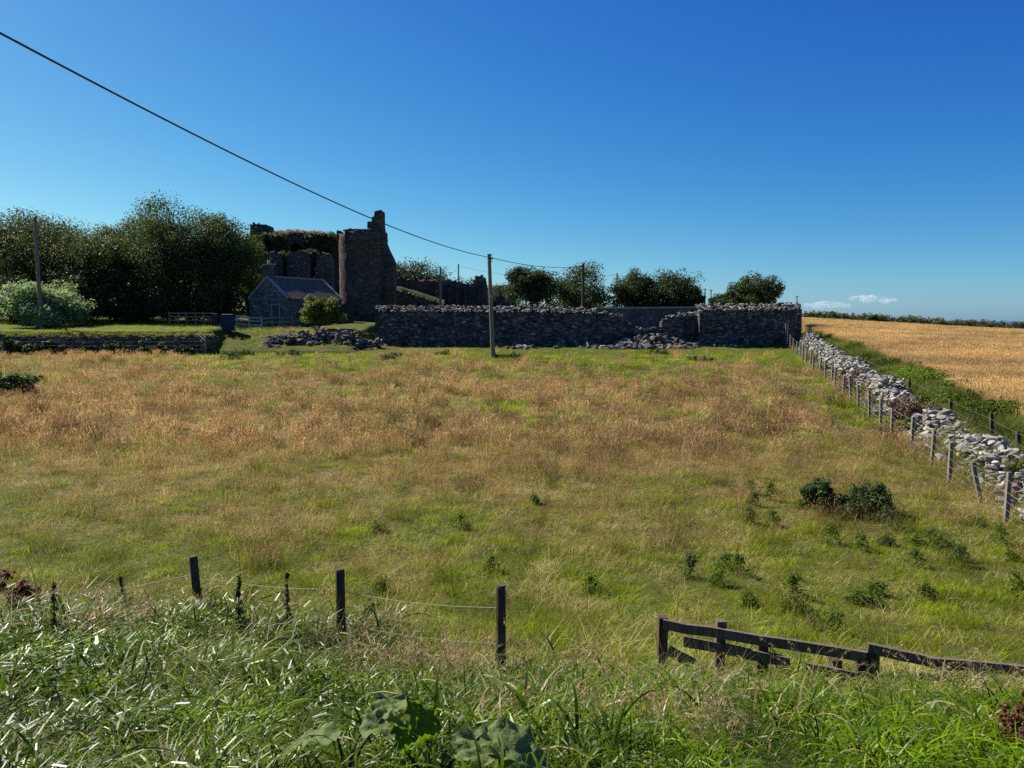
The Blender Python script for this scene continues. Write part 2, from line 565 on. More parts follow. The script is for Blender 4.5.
def join(*parts):
    V, Q, A, n = [], [], {'rnd': [], 'rnd2': [], 'kind': []}, 0
    for v, q, a in parts:
        V.append(v); Q.append(q + n); n += len(v)
        for k in A: A[k].append(a[k])
    return np.concatenate(V), np.concatenate(Q), {k: np.concatenate(v) for k, v in A.items()}


def make_collection(name, sets, mat):
    c = bpy.data.collections.new(name)          # not linked to the scene: only its meshes are scattered
    for k, (V, Q, A) in enumerate(sets):
        me = mesh_np(f'{name}_{k:02d}', V, Q, None, mat, A)
        c.objects.link(bpy.data.objects.new(f'{name}_{k:02d}', me))
    return c


def scatter(name, coll, P, rot, scl, idx, dry, tone):
    me = bpy.data.meshes.new(name + '_points')
    me.vertices.add(len(P)); me.vertices.foreach_set('co', np.asarray(P, np.float32).ravel())
    for nm, ty, arr in (('rot', 'FLOAT_VECTOR', rot), ('scl', 'FLOAT', scl), ('idx', 'INT', idx), ('dry', 'FLOAT', dry), ('tone', 'FLOAT', tone)):
        a = me.attributes.new(nm, ty, 'POINT')
        arr = np.asarray(arr, np.int32 if ty == 'INT' else np.float32)
        a.data.foreach_set('vector' if ty == 'FLOAT_VECTOR' else 'value', arr.ravel())
    o = obj(name, me)
    g = bpy.data.node_groups.new(name + '_scatter', 'GeometryNodeTree')
    g.interface.new_socket('Geometry', in_out='INPUT', socket_type='NodeSocketGeometry')
    g.interface.new_socket('Geometry', in_out='OUTPUT', socket_type='NodeSocketGeometry')
    nd = g.nodes
    gi, go = nd.new('NodeGroupInput'), nd.new('NodeGroupOutput')
    iop = nd.new('GeometryNodeInstanceOnPoints'); ci = nd.new('GeometryNodeCollectionInfo')
    ci.inputs['Collection'].default_value = coll; ci.inputs['Separate Children'].default_value = True; ci.inputs['Reset Children'].default_value = True
    iop.inputs['Pick Instance'].default_value = True

    def na(nm, ty):
        x = nd.new('GeometryNodeInputNamedAttribute'); x.data_type = ty; x.inputs['Name'].default_value = nm
        return next(s for s in x.outputs if s.enabled and s.name == 'Attribute')
    e2r = nd.new('FunctionNodeEulerToRotation')
    L = g.links.new
    L(gi.outputs[0], iop.inputs['Points']); L(ci.outputs[0], iop.inputs['Instance'])
    L(na('idx', 'INT'), iop.inputs['Instance Index'])
    L(na('rot', 'FLOAT_VECTOR'), e2r.inputs[0]); L(e2r.outputs[0], iop.inputs['Rotation'])
    L(na('scl', 'FLOAT'), iop.inputs['Scale'])
    L(iop.outputs[0], go.inputs[0])
    md = o.modifiers.new('scatter', 'NODES'); md.node_group = g
    struct(o, 'stuff')
    return o


def sample_wedge(n, y0, y1, power, rng, k=.74, m=3.0):
    """points over the ground the view covers, with density ~ y**(-power)"""
    t = rng.uniform(0, 1, n)
    e = 2 - power
    y = (y0 ** e + (y1 ** e - y0 ** e) * t) ** (1 / e) if abs(e) > 1e-3 else y0 * (y1 / y0) ** t
    x = rng.uniform(-1, 1, n) * (k * y + m)
    return x, y


def rots(n, rng, lean=.12):
    return np.stack([rng.normal(0, lean, n), rng.normal(0, lean, n), rng.uniform(0, 2 * PI, n)], 1)


def leaf_cloud(C, rad, cnt, size, rng, flat=.8, aspect=.6, droop=0.0, out_from=None):
    """leaf quads round clump centres C (k,3) with radii rad (k)"""
    k = len(C); m = k * cnt
    c = np.repeat(C, cnt, 0); rr = np.repeat(rad, cnt)
    d = rng.normal(0, 1, (m, 3)); d /= np.linalg.norm(d, axis=1, keepdims=True)
    rho = rng.uniform(0, 1, m) ** .45
    p = c + d * (rr * rho)[:, None] * np.array([1, 1, flat])
    nrm = d + rng.normal(0, .7, (m, 3)); nrm[:, 2] += .5
    nrm /= np.linalg.norm(nrm, axis=1, keepdims=True)
    u = np.cross(nrm, rng.normal(0, 1, (m, 3))); u[:, 2] -= droop; u /= np.linalg.norm(u, axis=1, keepdims=True) + 1e-9
    v = np.cross(nrm, u); v /= np.linalg.norm(v, axis=1, keepdims=True) + 1e-9
    s = rng.uniform(.55, 1.25, m)[:, None] * size
    b = nrm * s * rng.uniform(-.25, .25, m)[:, None]
    V = np.stack([p - u * s, p + v * s * aspect + b, p + u * s, p - v * s * aspect + b], 1).reshape(-1, 3)
    cr = np.repeat(rng.uniform(0, .55, k), cnt) + rng.uniform(0, .45, m)
    return V, np.arange(m * 4).reshape(-1, 4), np.repeat(cr, 4)


# wind bends everything a bit towards the right
NEAR = []
for k in range(3):   # 0-2 short leafy green
    NEAR.append(join(blades(34, (.10, .26), (.004, .009), .20, (.1, .8), (.3, 1.3), 3, 100 + k),
                     blades(10, (.16, .34), (.002, .004), .2, (.2, .9), (.3, .9), 3, 110 + k)))
for k in range(3):   # 3-5 longer, mixed with pale stalks
    NEAR.append(join(blades(22, (.18, .38), (.004, .008), .22, (.1, .7), (.5, 1.6), 4, 120 + k),
                     blades(7, (.3, .5), (.002, .0035), .22, (.1, .6), (.1, .7), 4, 130 + k, head=(.2, 4, .008))))
for k in range(3):   # 6-8 fine reddish seed heads over leaves
    NEAR.append(join(blades(24, (.14, .34), (.005, .010), .25, (.1, .7), (.4, 1.4), 3, 140 + k),
                     blades(13, (.3, .58), (.003, .0055), .22, (.05, .45), (.1, .6), 4, 150 + k, kind=.85, head=(.3, 6, .012))))
for k in range(2):   # 9-10 flattened straw
    NEAR.append(blades(34, (.22, .48), (.003, .007), .25, (.8, 1.35), (.0, .5), 3, 160 + k, (.6, .1)))
C_NEAR = make_collection('pasture_tuft', NEAR, M['pasture'])
FAR = []
for k in range(3):   # 0-2 green
    FAR.append(blades(44, (.14, .34), (.010, .02), .42, (.1, .8), (.3, 1.2), 2, 200 + k))
for k in range(4):   # 3-6 seed heads
    FAR.append(join(blades(26, (.18, .40), (.010, .02), .36, (.1, .6), (.3, 1.1), 2, 210 + k),
                    blades(24, (.32, .62), (.007, .013), .30, (.05, .4), (.1, .5), 2, 220 + k, kind=.85, head=(.35, 3, .03))))
for k in range(2):   # 7-8 straw
    FAR.append(blades(40, (.25, .5), (.008, .014), .42, (.6, 1.3), (.0, .5), 2, 230 + k, (.6, .1)))
C_FAR = make_collection('meadow_tuft', FAR, M['pasture'])


def clumpy(x, y, sc, seed):
    """rank-like noise: sharp patches of about sc metres, spread evenly over 0..1"""
    v = vnoise(x / sc, y / sc, seed) * .6 + vnoise(x / sc * 2.3 + 5, y / sc * 2.3 - 3, seed + 1) * .4
    return np.clip((v - .5) * 1.75 + .5, 0, 1)


def pasture():
    r = np.random.default_rng(31)
    x, y = sample_wedge(19000, 8.2, 27, .85, r)
    ok = (x < fence_x(y) + .9)
    x, y = x[ok], y[ok]
    b = brown_mask(x, y); n = len(x)
    c1, c2, c3 = clumpy(x, y, .45, 301), clumpy(x, y, .36, 311), clumpy(x, y, .5, 321)
    jit = r.normal(0, .08, n)
    idx = np.where(c1 + jit < b * .9, r.integers(6, 9, n), np.where(c3 < .45, r.integers(3, 6, n), r.integers(0, 3, n)))
    straw = (clumpy(x, y, .7, 331) + jit > .84)
    idx = np.where(straw, r.integers(9, 11, n), idx)
    dry = np.clip(.0 + .3 * b + (clumpy(x, y, .6, 341) - .5) * .7 + straw * .6, 0.01, .95)
    scl = r.uniform(.75, 1.2, n) * (.3 + 1.05 * c2) * np.where(straw, 1.15, 1)
    tone = np.clip(.06 + c3 * .75 + r.normal(0, .22, n), 0, 1)
    P = np.stack([x, y, ground_z(x, y) - .01], 1)
    scatter('pasture_grass', C_NEAR, P, rots(n, r), scl, idx, dry, tone)

    r = np.random.default_rng(32)
    x, y = sample_wedge(26000, 24, 72, .75, r, .72, 4)
    lim = np.where(x < -24.6, 61.3, np.where(x < -12.5, 80, 67.6))
    ok = (x < fence_x(y) + .8) & (y < lim) & (r.uniform(0, 1, len(x)) < sstep(23.5, 27.5, y) + .02)
    x, y = x[ok], y[ok]; n = len(x)
    b = brown_mask(x, y)
    ys_ = y * .62                       # patches lie a little longer along the view than across
    c1, c2, c3 = clumpy(x, ys_, .55, 401), clumpy(x, ys_, .5, 411), clumpy(x, ys_, .8, 421)
    jit = r.normal(0, .08, n)
    idx = np.where(c1 + jit * 1.6 < b * .82, r.integers(3, 7, n), r.integers(0, 3, n))
    straw = (clumpy(x, ys_, .7, 431) + jit > .80) & (y < 58)
    idx = np.where(straw, r.integers(7, 9, n), idx)
    dry = np.clip(.04 + .35 * b + (clumpy(x, ys_, 1.1, 441) - .5) * .8 + straw * .5, .02, .95) * np.where(y > 57, .5, 1)
    scl = r.uniform(.75, 1.15, n) * np.where(y > 60, .6, 1.0) * (.4 + .95 * c2)
    tone = np.clip(.04 + c3 * .8 + r.normal(0, .22, n) + sstep(52, 60, y) * .25, 0, 1)
    P = np.stack([x, y, ground_z(x, y) - .01], 1)
    scatter('meadow_grass', C_FAR, P, rots(n, r), scl, idx, dry, tone)
    # terrace lawn behind the low wall
    r = np.random.default_rng(33)
    n = 4600
    x = r.uniform(-60, -24.2, n); y = r.uniform(62.5, 82, n)
    y[3500:] = r.normal(62.15, .25, 1100); y[4200:] = r.uniform(61.0, 61.5, 400)
    P = np.stack([x, y, ground_z(x, y) - .02], 1)
    P[3500:4200, 2] = 3.85 + r.uniform(-.25, .25, 700)
    scatter('terrace_grass', C_FAR, P, rots(n, r), r.uniform(.35, .8, n), r.integers(0, 3, n), r.uniform(0, .12, n), r.uniform(.6, 1, n))


pasture()

BANK = []
WIND = (.55, -.15)
for k in range(4):   # 0-3 long arching leaves
    BANK.append(blades(20, (.34, .72), (.011, .021), .17, (.1, .7), (1.5, 3.0), 8, 300 + k, (.25, -.05)))
for k in range(3):   # 4-6 shorter lush
    BANK.append(blades(24, (.20, .46), (.009, .017), .17, (.1, .8), (1.0, 2.7), 7, 310 + k, (.15, 0)))
for k in range(3):   # 7-9 tan drooping panicles
    BANK.append(join(blades(12, (.25, .5), (.005, .009), .16, (.1, .6), (.6, 1.8), 5, 320 + k, WIND),
                     blades(11, (.55, .85), (.002, .004), .16, (.08, .4), (.6, 1.7), 7, 330 + k, (.5, -.2), kind=.7, head=(.28, 26, .010))))
for k in range(2):   # 10-11 pale dead stalks
    BANK.append(blades(22, (.35, .75), (.003, .007), .2, (.1, 1.0), (.3, 1.4), 5, 340 + k, (.4, 0)))
C_BANK = make_collection('bank_tuft', BANK, M['bank'])


def bank_edge(x):
    return np.interp(x, [-9, -4, 0, 2, 5, 9], [11.2, 9.6, 7.8, 7.6, 7.2, 6.8])


def bank():
    r = np.random.default_rng(41)
    x, y = sample_wedge(9000, 1.0, 12.5, .8, r, .80, 2.0)
    x = np.concatenate([x, r.uniform(-4, 4, 900)]); y = np.concatenate([y, r.uniform(-1.2, 2.0, 900)])
    e = bank_edge(x) + (fbm(x / 1.2, y / 1.2, 81, 3) - .5) * 2.2
    pk = sstep(1.3, -.8, y - e)
    ok = r.uniform(0, 1, len(x)) < pk
    x, y = x[ok], y[ok]; n = len(x)
    pan = fbm(x / 1.1, y / 1.1, 83, 3); dead = fbm(x / .9, y / .9, 87, 3)
    # the panicle drift on the left and the tall pale stalks at the right
    pz = pan + .27 * np.exp(-((x + 1.55) / .55) ** 2 - ((y - 3.7) / 1.1) ** 2) + .10 * sstep(1.5, 3.5, x) * sstep(4.5, 6, y)
    idx = np.where(r.uniform(0, 1, n) < .6, r.integers(0, 4, n), r.integers(4, 7, n))
    idx = np.where((pz > .72) & (r.uniform(0, 1, n) < .55), r.integers(7, 10, n), idx)
    idx = np.where(((dead > .66) | ((x > 1.2) & (y > 5.6) & (dead > .56))) & (r.uniform(0, 1, n) < .4) & (y > 3), r.integers(10, 12, n), idx)
    scl = r.uniform(.6, 1.05, n) * np.interp(y, [1, 3, 6], [.65, .85, 1.0]) * (.45 + .85 * clumpy(x, y, .45, 511)) * np.where((x < -1) & (y > 5.5), 1.25, 1)
    dry = np.clip(.0 + (dead - .52) * .9 + .17 * sstep(.6, 2.6, x) * sstep(3.0, 6, y) + .22 * sstep(-1.2, .3, y - bank_edge(x)), .02, .9)
    tone = np.clip(clumpy(x, y, .4, 501) * .75 + .15 * sstep(0, 2.5, x) + r.normal(0, .15, n), 0, 1)
    keep = (np.hypot(x + .24, y - 3.0) > .28) & (np.hypot(x + .72, y - 3.22) > .24)
    x, y, idx, scl, dry, tone = x[keep], y[keep], idx[keep], scl[keep], dry[keep], tone[keep]; n = len(x)
    P = np.stack([x, y, ground_z(x, y) - .01], 1)
    scl = scl * np.where((x > 1.7) & (y > 5.4) & (y < 7.9), .68, 1.0)
    rt = rots(n, r, .15); rt[:, 2] = np.where(r.uniform(0, 1, n) < .45, r.normal(0, .9, n), rt[:, 2])
    # long dry stems in front of the broken rails and round the fence posts
    m = 170
    xa = np.concatenate([r.uniform(1.3, 4.9, 110), r.uniform(-4.5, .2, 60)])
    ya = np.concatenate([np.interp(xa[:110], [1.3, 2.8, 4.9], [7.7, 6.9, 6.5]) + r.normal(-.25, .3, 110), np.interp(xa[110:], [-4.5, 0], [9.3, 7.5]) + r.normal(-.3, .35, 60)])
    u_ = r.uniform(0, 1, m)
    ia = np.where(u_ < .45, r.integers(10, 12, m), np.where(u_ < .52, r.integers(7, 10, m), r.integers(0, 4, m)))
    P = np.concatenate([P, np.stack([xa, ya, ground_z(xa, ya) - .01], 1)])
    rt = np.concatenate([rt, rots(m, r, .15)]); scl = np.concatenate([scl, r.uniform(.6, 1.1, m) * np.where(xa > 2.4, .8, .85)])
    idx = np.concatenate([idx, ia]); dry = np.concatenate([dry, r.uniform(.2, .9, m)]); tone = np.concatenate([tone, r.uniform(.3, .9, m)])
    scatter('bank_grass', C_BANK, P, rt, scl, idx, dry, tone)


bank()

# barley
BAR = []
for k in range(4):
    BAR.append(join(blades(40, (.62, .84), (.007, .011), .34, (.0, .16), (.1, .55), 3, 400 + k, (.5, -.1), kind=.3),
                    blades(58, (.66, .86), (.004, .006), .36, (.0, .15), (.1, .5), 3, 410 + k, (.5, -.1), kind=.5, head=(.14, 3, .04))))
C_BAR = make_collection('barley_tuft', BAR, M['barley'])


def barley():
    n = 16000
    r = np.random.default_rng(51)
    y = 12 + (r.uniform(0, 1, n) ** 1.5) * 138
    x = fence_x(y) + crop_off(y) + r.uniform(0, 1, n) ** 1.3 * (.72 * y + 8 - fence_x(y)).clip(3)
    # sprayer tramlines: two narrow wheel tracks along the field
    o = x - fence_x(y)
    tram = (np.abs((o % 14) - 6.0) < .28) | (np.abs((o % 14) - 7.8) < .28)
    ok = ~tram | (r.uniform(0, 1, n) < .15)
    x, y = x[ok], y[ok]; n = len(x)
    P = np.stack([x, y, ground_z(x, y)], 1)
    q = fbm(x / 5., y / 2.5, 55, 4)
    scl = r.uniform(.9, 1.1, n) * (.9 + .2 * fbm(x / 8, y / 8, 57, 2)) * np.interp(y, [12, 60, 150], [1, 1.0, 1.05])
    rt = rots(n, r, .1); rt[:, 2] = r.normal(0, .8, n)
    scatter('barley', C_BAR, P, rt, scl, r.integers(0, 4, n), q, np.clip(.38 + (q - .5) * .9, .2, .75))
    # closed canopy a little under the ears so that the crop is solid
    yy = np.concatenate([np.arange(12, 60, .6), np.linspace(60, 152, 60)])
    uu = np.concatenate([np.linspace(0, 40, 80), np.linspace(41, 140, 60)])
    Y, U = np.meshgrid(yy, uu, indexing='ij')
    X = fence_x(Y) + crop_off(Y) + .15 + U
    Z = ground_z(X, Y) + .60 + .05 * (fbm(X / .6, Y / .6, 59, 3) - .5)
    Z[:, 0] -= .45
    o = U
    tram = (np.abs(((o + 3.8) % 14) - 6.0) < .25) | (np.abs(((o + 3.8) % 14) - 7.8) < .25)
    Z = Z - .2 * tram
    i = np.arange(Y.size).reshape(Y.shape)
    Q = np.stack([i[:-1, :-1], i[1:, :-1], i[1:, 1:], i[:-1, 1:]], -1).reshape(-1, 4)
    nn = N('barley_canopy'); p = nn.pos((1, .5, 1))
    c = nn.ramp(nn.noise(p, 2.2, 6, .7), [(.25, (.28, .17, .06)), (.55, (.40, .26, .10)), (.8, (.54, .37, .16))])
    c = nn.mix(c, brighten(nn, c, .88), nn.ramp(nn.noise(nn.pos((.3, .12, 1)), .6, 4), [(.42, 0.0), (.62, 1.0)]))
    m = nn.done(nn.pbsdf(c, .85, .15, nn.bump(nn.noise(p, 9, 4, .7), 1.0, .15)))
    o = obj('barley_field', mesh_np('barley_field', np.stack([X.ravel(), Y.ravel(), Z.ravel()], 1), Q, None, m, None, True))
    struct(o, 'stuff')


barley()

# verge weeds between field wall and barley
VER = []
for k in range(3):          # rank green grass
    VER.append(join(blades(48, (.5, 1.1), (.014, .026), .32, (.05, .45), (.2, 1.1), 4, 500 + k, (.3, 0)),
                    blades(3, (.6, .95), (.005, .008), .3, (.05, .3), (.1, .5), 4, 510 + k, kind=.6, head=(.25, 9, .018))))
for k in range(3):          # nettle and dock foliage
    rg_ = np.random.default_rng(520 + k)
    st = rg_.normal(0, .16, (9, 2)); hh = rg_.uniform(.5, .95, 9)
    C_ = np.concatenate([np.stack([st[q] + rg_.normal(0, .03, 2) for _ in range(7)]).T if False else np.column_stack([np.tile(st[q], (7, 1)) + rg_.normal(0, .03, (7, 2)), np.linspace(.15, 1, 7) * hh[q]]) for q in range(9)])
    V_, Q_, r_ = leaf_cloud(C_, np.full(len(C_), .075), 6, .062, rg_, .6, .5)
    VER.append((V_, Q_, {'rnd': r_, 'rnd2': np.full(len(V_), .85), 'kind': np.zeros(len(V_))}))
C_VER = make_collection('verge_tuft', VER, M['verge'])


def verge():
    r = np.random.default_rng(53); n = 9500
    y = 13 + r.uniform(0, 1, n) ** 1.3 * 60
    o = 2.2 + r.uniform(0, 1, n) * (crop_off(y) - 2.1)
    x = fence_x(y) + o
    q = fbm(x / 1.8, y / 1.8, 58, 3)
    P = np.stack([x, y, ground_z(x, y) - .02], 1)
    scatter('verge_grass', C_VER, P, rots(n, r), r.uniform(.6, 1.0, n), np.where(vnoise(x / 1.3, y / 1.3, 63) > .74, r.integers(3, 6, n), r.integers(0, 3, n)), np.clip((q - .4) * 1.3, .05, .6), np.clip((q - .25) * 1.8, .15, .9))
    n = 620; y = 14.5 + r.uniform(0, 1, n) * 51
    o = r.uniform(.45, 2.5, n); x = fence_x(y) + o; q = fbm(x / 1.8, y / 1.8, 58, 3)
    ok = (clumpy(x, y, 2.2, 71) > .52) & ((np.abs(o - 1.6) > .5) | (r.uniform(0, 1, n) < .25))
    x, y, q, o = x[ok], y[ok], q[ok], o[ok]; n = len(x)
    P = np.stack([x, y, ground_z(x, y) + np.clip(.9 - np.abs(o - 1.6) * 1.1, 0, .5)], 1)
    scatter('wall_grass', C_VER, P, rots(n, r), r.uniform(.4, .8, n), r.integers(0, 3, n), r.uniform(.1, .9, n), r.uniform(.3, .9, n))


verge()


# ------------------------------------------------------------------ foliage helpers
def tree(name, label, cat, x, y, h, w, mat, seed, group=None, trunk_h=.3, clumps=48, cnt=120, leaf=.19, depth=None, squat=1.0, z=None, lobes=5, trunk=True, partname='crown', lean=0.0, fill=.6):
    rng = np.random.default_rng(seed)
    z = gz(x, y) if z is None else z
    t = thing(name, label, cat, (x, y, z), group)
    dep = depth or w
    ch = h * (1 - trunk_h)                    # crown height
    cz = h * trunk_h + ch / 2
    # envelope: a few overlapping uneven lobes
    L = []
    for k in range(lobes):
        a = 2 * PI * k / lobes + rng.uniform(-.5, .5)
        q = rng.uniform(.35, .6)
        L.append((math.cos(a) * w * .5 * q, math.sin(a) * dep * .5 * q, cz + rng.uniform(-.22, .24) * ch, rng.uniform(.42, .56)))
    L.append((lean * w, 0, cz + .16 * ch, .58))
    C = []
    while len(C) < clumps:
        lx, ly, lz, lr = L[rng.integers(len(L))]
        d = rng.normal(0, 1, 3); d /= np.linalg.norm(d)
        rho = rng.uniform(0, 1) ** (1 / 3 * fill)
        p = np.array([lx + d[0] * lr * w * .5 * rho, ly + d[1] * lr * dep * .5 * rho, lz + d[2] * lr * ch * .55 * rho])
        if trunk_h < .07: p[2] *= rng.uniform(.45, 1)
        p[2] = min(max(p[2], h * trunk_h * .6), h * .97)
        C.append(p)
    C = np.array(C)
    rad = rng.uniform(.10, .19, len(C)) * min(w, ch * 1.3) * squat
    V, Q, r = leaf_cloud(C, rad, cnt, leaf, rng)
    V[:, 2] = np.maximum(V[:, 2], .05)
    if trunk:
        b = MB()
        r0 = max(.008, h * .022)
        top = np.array([lean * w * .6, 0, h * trunk_h * 1.25])
        b.tube([(0, 0, -.3), (rng.normal(0, .05), 0, h * trunk_h * .5), tuple(top)], [r0 * 1.25, r0, r0 * .85], 8)
        for k in range(min(9, len(C) // 5)):
            e = C[rng.integers(len(C))]
            mid = top + (e - top) * .5 + np.array([rng.normal(0, .1 * w / 4), rng.normal(0, .1 * w / 4), .06 * h])
            b.tube([tuple(top * np.array([1, 1, .82])), tuple(mid), tuple(e)], [r0 * .55, r0 * .35, r0 * .12], 6)
        b.build('trunk', M['bark'], t, True)
    obj(partname, mesh_np(partname, V, Q, None, mat, {'rnd': r}), t)
    return t


def px_tree(px, top, w_px, Y, **kw):
    """tree measured in the photo: centre column, crown top row, crown width in pixels, at distance Y"""
    p = at(px, top, Y)
    z = gz(p.x, Y)
    return dict(x=p.x, y=Y, h=p.z - z, w=w_px * Y / F, z=z, **kw)


WOOD = 'broadleaf trees of the wood left of the cottage'
wood = [
    (6, 206, 64, 84, 'tree_b', 'dark broadleaf tree at the far left edge of the wood'),
    (44, 209, 62, 82, 'tree_b', 'yellowish green broadleaf tree behind the leaning pole'),
    (80, 217, 58, 80, 'tree_b', 'olive broadleaf tree just right of the leaning pole, in the wood'),
    (112, 219, 50, 83, 'tree_c', 'lower dark tree in the dip of the wood skyline'),
    (140, 214, 46, 80, 'tree_a', 'dark green tree left of the tallest tree in the wood'),
    (184, 200, 74, 79, 'tree_a', 'tallest broadleaf tree of the wood, with a broad domed crown'),
    (224, 213, 54, 81, 'tree_a', 'dark tree at the right end of the wood beside the ruin'),
    (28, 214, 70, 96, 'tree_c', 'dark tree in the back row of the wood at far left'),
    (98, 222, 70, 97, 'tree_c', 'dark tree in the back row behind the dip of the skyline'),
    (158, 216, 60, 96, 'tree_c', 'dark tree in the back row left of the tallest crown'),
    (212, 216, 60, 97, 'tree_c', 'dark tree in the back row right of the tallest crown'),
    (246, 232, 34, 88, 'tree_c', 'slim dark tree against the ruined pier'),
]
for k, (px, top, w, Y, mt, lb) in enumerate(wood):
    tree('broadleaf_tree', lb, 'tree', mat=M[mt], seed=900 + k, group=WOOD, trunk_h=.10, clumps=130, cnt=190, leaf=.115, fill=.9,
         **px_tree(px, top + (5 if px < 150 else -1), w * (2.0 if px < 150 else 1.55), Y))
UND = 'dark shrubs under the wood edge'
for k, (px, top, w, Y, lb) in enumerate([
        (12, 268, 70, 76, 'dark shrub under the wood at the far left'), (92, 276, 56, 75, 'dark shrub under the wood right of the willow'),
        (128, 280, 50, 76, 'twiggy dark shrub under the dip of the wood'), (170, 276, 60, 76, 'broad dark shrub under the tallest tree'),
        (218, 272, 60, 77, 'dark shrub under the wood beside the cottage gable')]):
    tree('shrub', lb, 'shrub', mat=M['tree_c'], seed=940 + k, group=UND, trunk_h=.0, clumps=80, cnt=110, leaf=.14, trunk=True, **px_tree(px, top, w, Y))

tree('willow_bush', 'pale grey green rounded willow bush behind the leaning pole', 'bush', mat=M['willow'], seed=77, trunk_h=.0, clumps=130, cnt=170, leaf=.14,
     lobes=7, **px_tree(42, 276, 88, 69))
tree('elder_bush', 'yellow green rounded bush in front of the cottage side wall', 'bush', mat=M['bush'], seed=78, trunk_h=.06, clumps=60, cnt=130, leaf=.13,
     **px_tree(319, 289, 40, 69.5))

GT = 'trees standing behind the garden wall'
for k, (px, top, w, Y, mt, lb) in enumerate([
        (533, 268, 44, 82, 'tree_c', 'leftmost tree behind the garden wall, beside the utility pole'),
        (582, 261, 62, 84, 'tree_a', 'tallest tree behind the garden wall, with a pole in front of it'),
        (634, 269, 46, 84, 'tree_c', 'round dark tree behind the collapsed part of the garden wall'),
        (667, 271, 54, 85, 'tree_c', 'dark wide tree behind the plain mortared wall'),
        (692, 286, 26, 84, 'tree_c', 'small dark tree at the left end of the tall wall section'),
        (755, 275, 56, 83, 'tree_a', 'windswept tree with an open crown behind the right end of the garden wall'),
        (726, 290, 40, 83, 'tree_a', 'low bushy tree left of the windswept tree')]):
    tree('broadleaf_tree', lb, 'tree', mat=M[mt], seed=1960 + k, group=GT, trunk_h=.08, clumps=110, cnt=170, leaf=.115, fill=.9, **px_tree(px, top, w * (1.22 if px < 700 else .95), Y))

HB = 'scrub bushes on the slope right of the tower'
for k, (px, top, w, lb) in enumerate([
        (398, 258, 26, 'dark scrub bush touching the right side of the tower'), (414, 262, 26, 'dark scrub bush second from the tower on the skyline'),
        (430, 265, 24, 'dark scrub bush just left of the small grey pole'), (444, 272, 20, 'low scrub bush behind the small grey pole'),
        (459, 268, 30, 'round dark scrub bush on the skyline left of the utility pole'), (474, 274, 18, 'small scrub bush at the right end of the skyline scrub'),
        (505, 287, 24, 'low dark bush far behind the utility pole')]):
    tree('scrub_bush', lb, 'bush', mat=M['tree_far'], seed=980 + k, group=HB, trunk_h=.0, clumps=120, cnt=120, leaf=.16, trunk=True, squat=1.4, fill=.95, **px_tree(px, top - 1, w * 1.9, 116))


# ------------------------------------------------------------------ stones
def stone_protos(n, seed):
    out = []
    r = random.Random(seed)
    for k in range(n):
        bm = bmesh.new()
        sx, sy, sz = r.uniform(.8, 1.25), r.uniform(.7, 1.0), r.uniform(.5, .8)
        for j in range(17):
            v = Vector((r.gauss(0, 1), r.gauss(0, 1), r.gauss(0, 1))).normalized()
            q = max(abs(v.x), abs(v.y), abs(v.z)) ** .8      # towards a box
            v = v / q * r.uniform(.88, 1.0) * .5
            bm.verts.new((v.x * sx, v.y * sy, v.z * sz))
        res = bmesh.ops.convex_hull(bm, input=bm.verts)
        junk = [g for g in res['geom_interior'] if isinstance(g, bmesh.types.BMVert)] + [g for g in res['geom_unused'] if isinstance(g, bmesh.types.BMVert)]
        if junk: bmesh.ops.delete(bm, geom=list(set(junk)), context='VERTS')
        bmesh.ops.bevel(bm, geom=bm.edges[:], offset=.014, segments=1, affect='EDGES')
        bmesh.ops.triangulate(bm, faces=bm.faces[:])
        bm.verts.index_update()
        V = np.array([v.co[:] for v in bm.verts]); T = np.array([[v.index for v in f.verts] for f in bm.faces])
        out.append((V, T)); bm.free()
    return out


STONES = stone_protos(10, 5)


def rot_mats(e):
    cx, sx = np.cos(e[:, 0]), np.sin(e[:, 0]); cy, sy = np.cos(e[:, 1]), np.sin(e[:, 1]); cz, sz = np.cos(e[:, 2]), np.sin(e[:, 2])
    R = np.zeros((len(e), 3, 3))
    R[:, 0, 0] = cz * cy; R[:, 0, 1] = cz * sy * sx - sz * cx; R[:, 0, 2] = cz * sy * cx + sz * sx
    R[:, 1, 0] = sz * cy; R[:, 1, 1] = sz * sy * sx + cz * cx; R[:, 1, 2] = sz * sy * cx - cz * sx
    R[:, 2, 0] = -sy; R[:, 2, 1] = cy * sx; R[:, 2, 2] = cy * cx
    return R


def stones_mesh(name, P, size, eul, mat, rng, flatten=None, core=None):
    """many stones laid as one wall surface"""
    n = len(P); which = rng.integers(0, len(STONES), n); R = rot_mats(eul)
    Vs, Ts, A, off = [], [], [], 0
    tone = rng.uniform(0, 1, n)
    for w in range(len(STONES)):
        ii = np.where(which == w)[0]
        if not len(ii): continue
        V, T = STONES[w]
        s = size[ii]
        if s.ndim == 1: s = np.repeat(s[:, None], 3, 1)
        X = np.einsum('nij,nvj->nvi', R[ii], V[None] * s[:, None, :]) + P[ii][:, None, :]
        Vs.append(X.reshape(-1, 3)); Ts.append((T[None] + (np.arange(len(ii)) * len(V))[:, None, None] + off).reshape(-1, 3))
        A.append(np.repeat(tone[ii], len(V))); off += len(ii) * len(V)
    Q = None
    if core is not None:
        cv, cq = core
        Q = np.asarray(cq) + off; Vs.append(np.asarray(cv)); A.append(np.full(len(cv), .1)); off += len(cv)
    return mesh_np(name, np.concatenate(Vs), Q, np.concatenate(Ts), mat, {'rnd': np.concatenate(A)})


def single_stones(mat, n, key):
    ms = []
    for k in range(n):
        V, T = STONES[k % len(STONES)]
        ms.append(mesh_np(f'{key}', V, None, T, mat, {'rnd': np.full(len(V), (k * .37) % 1)}))
    return ms


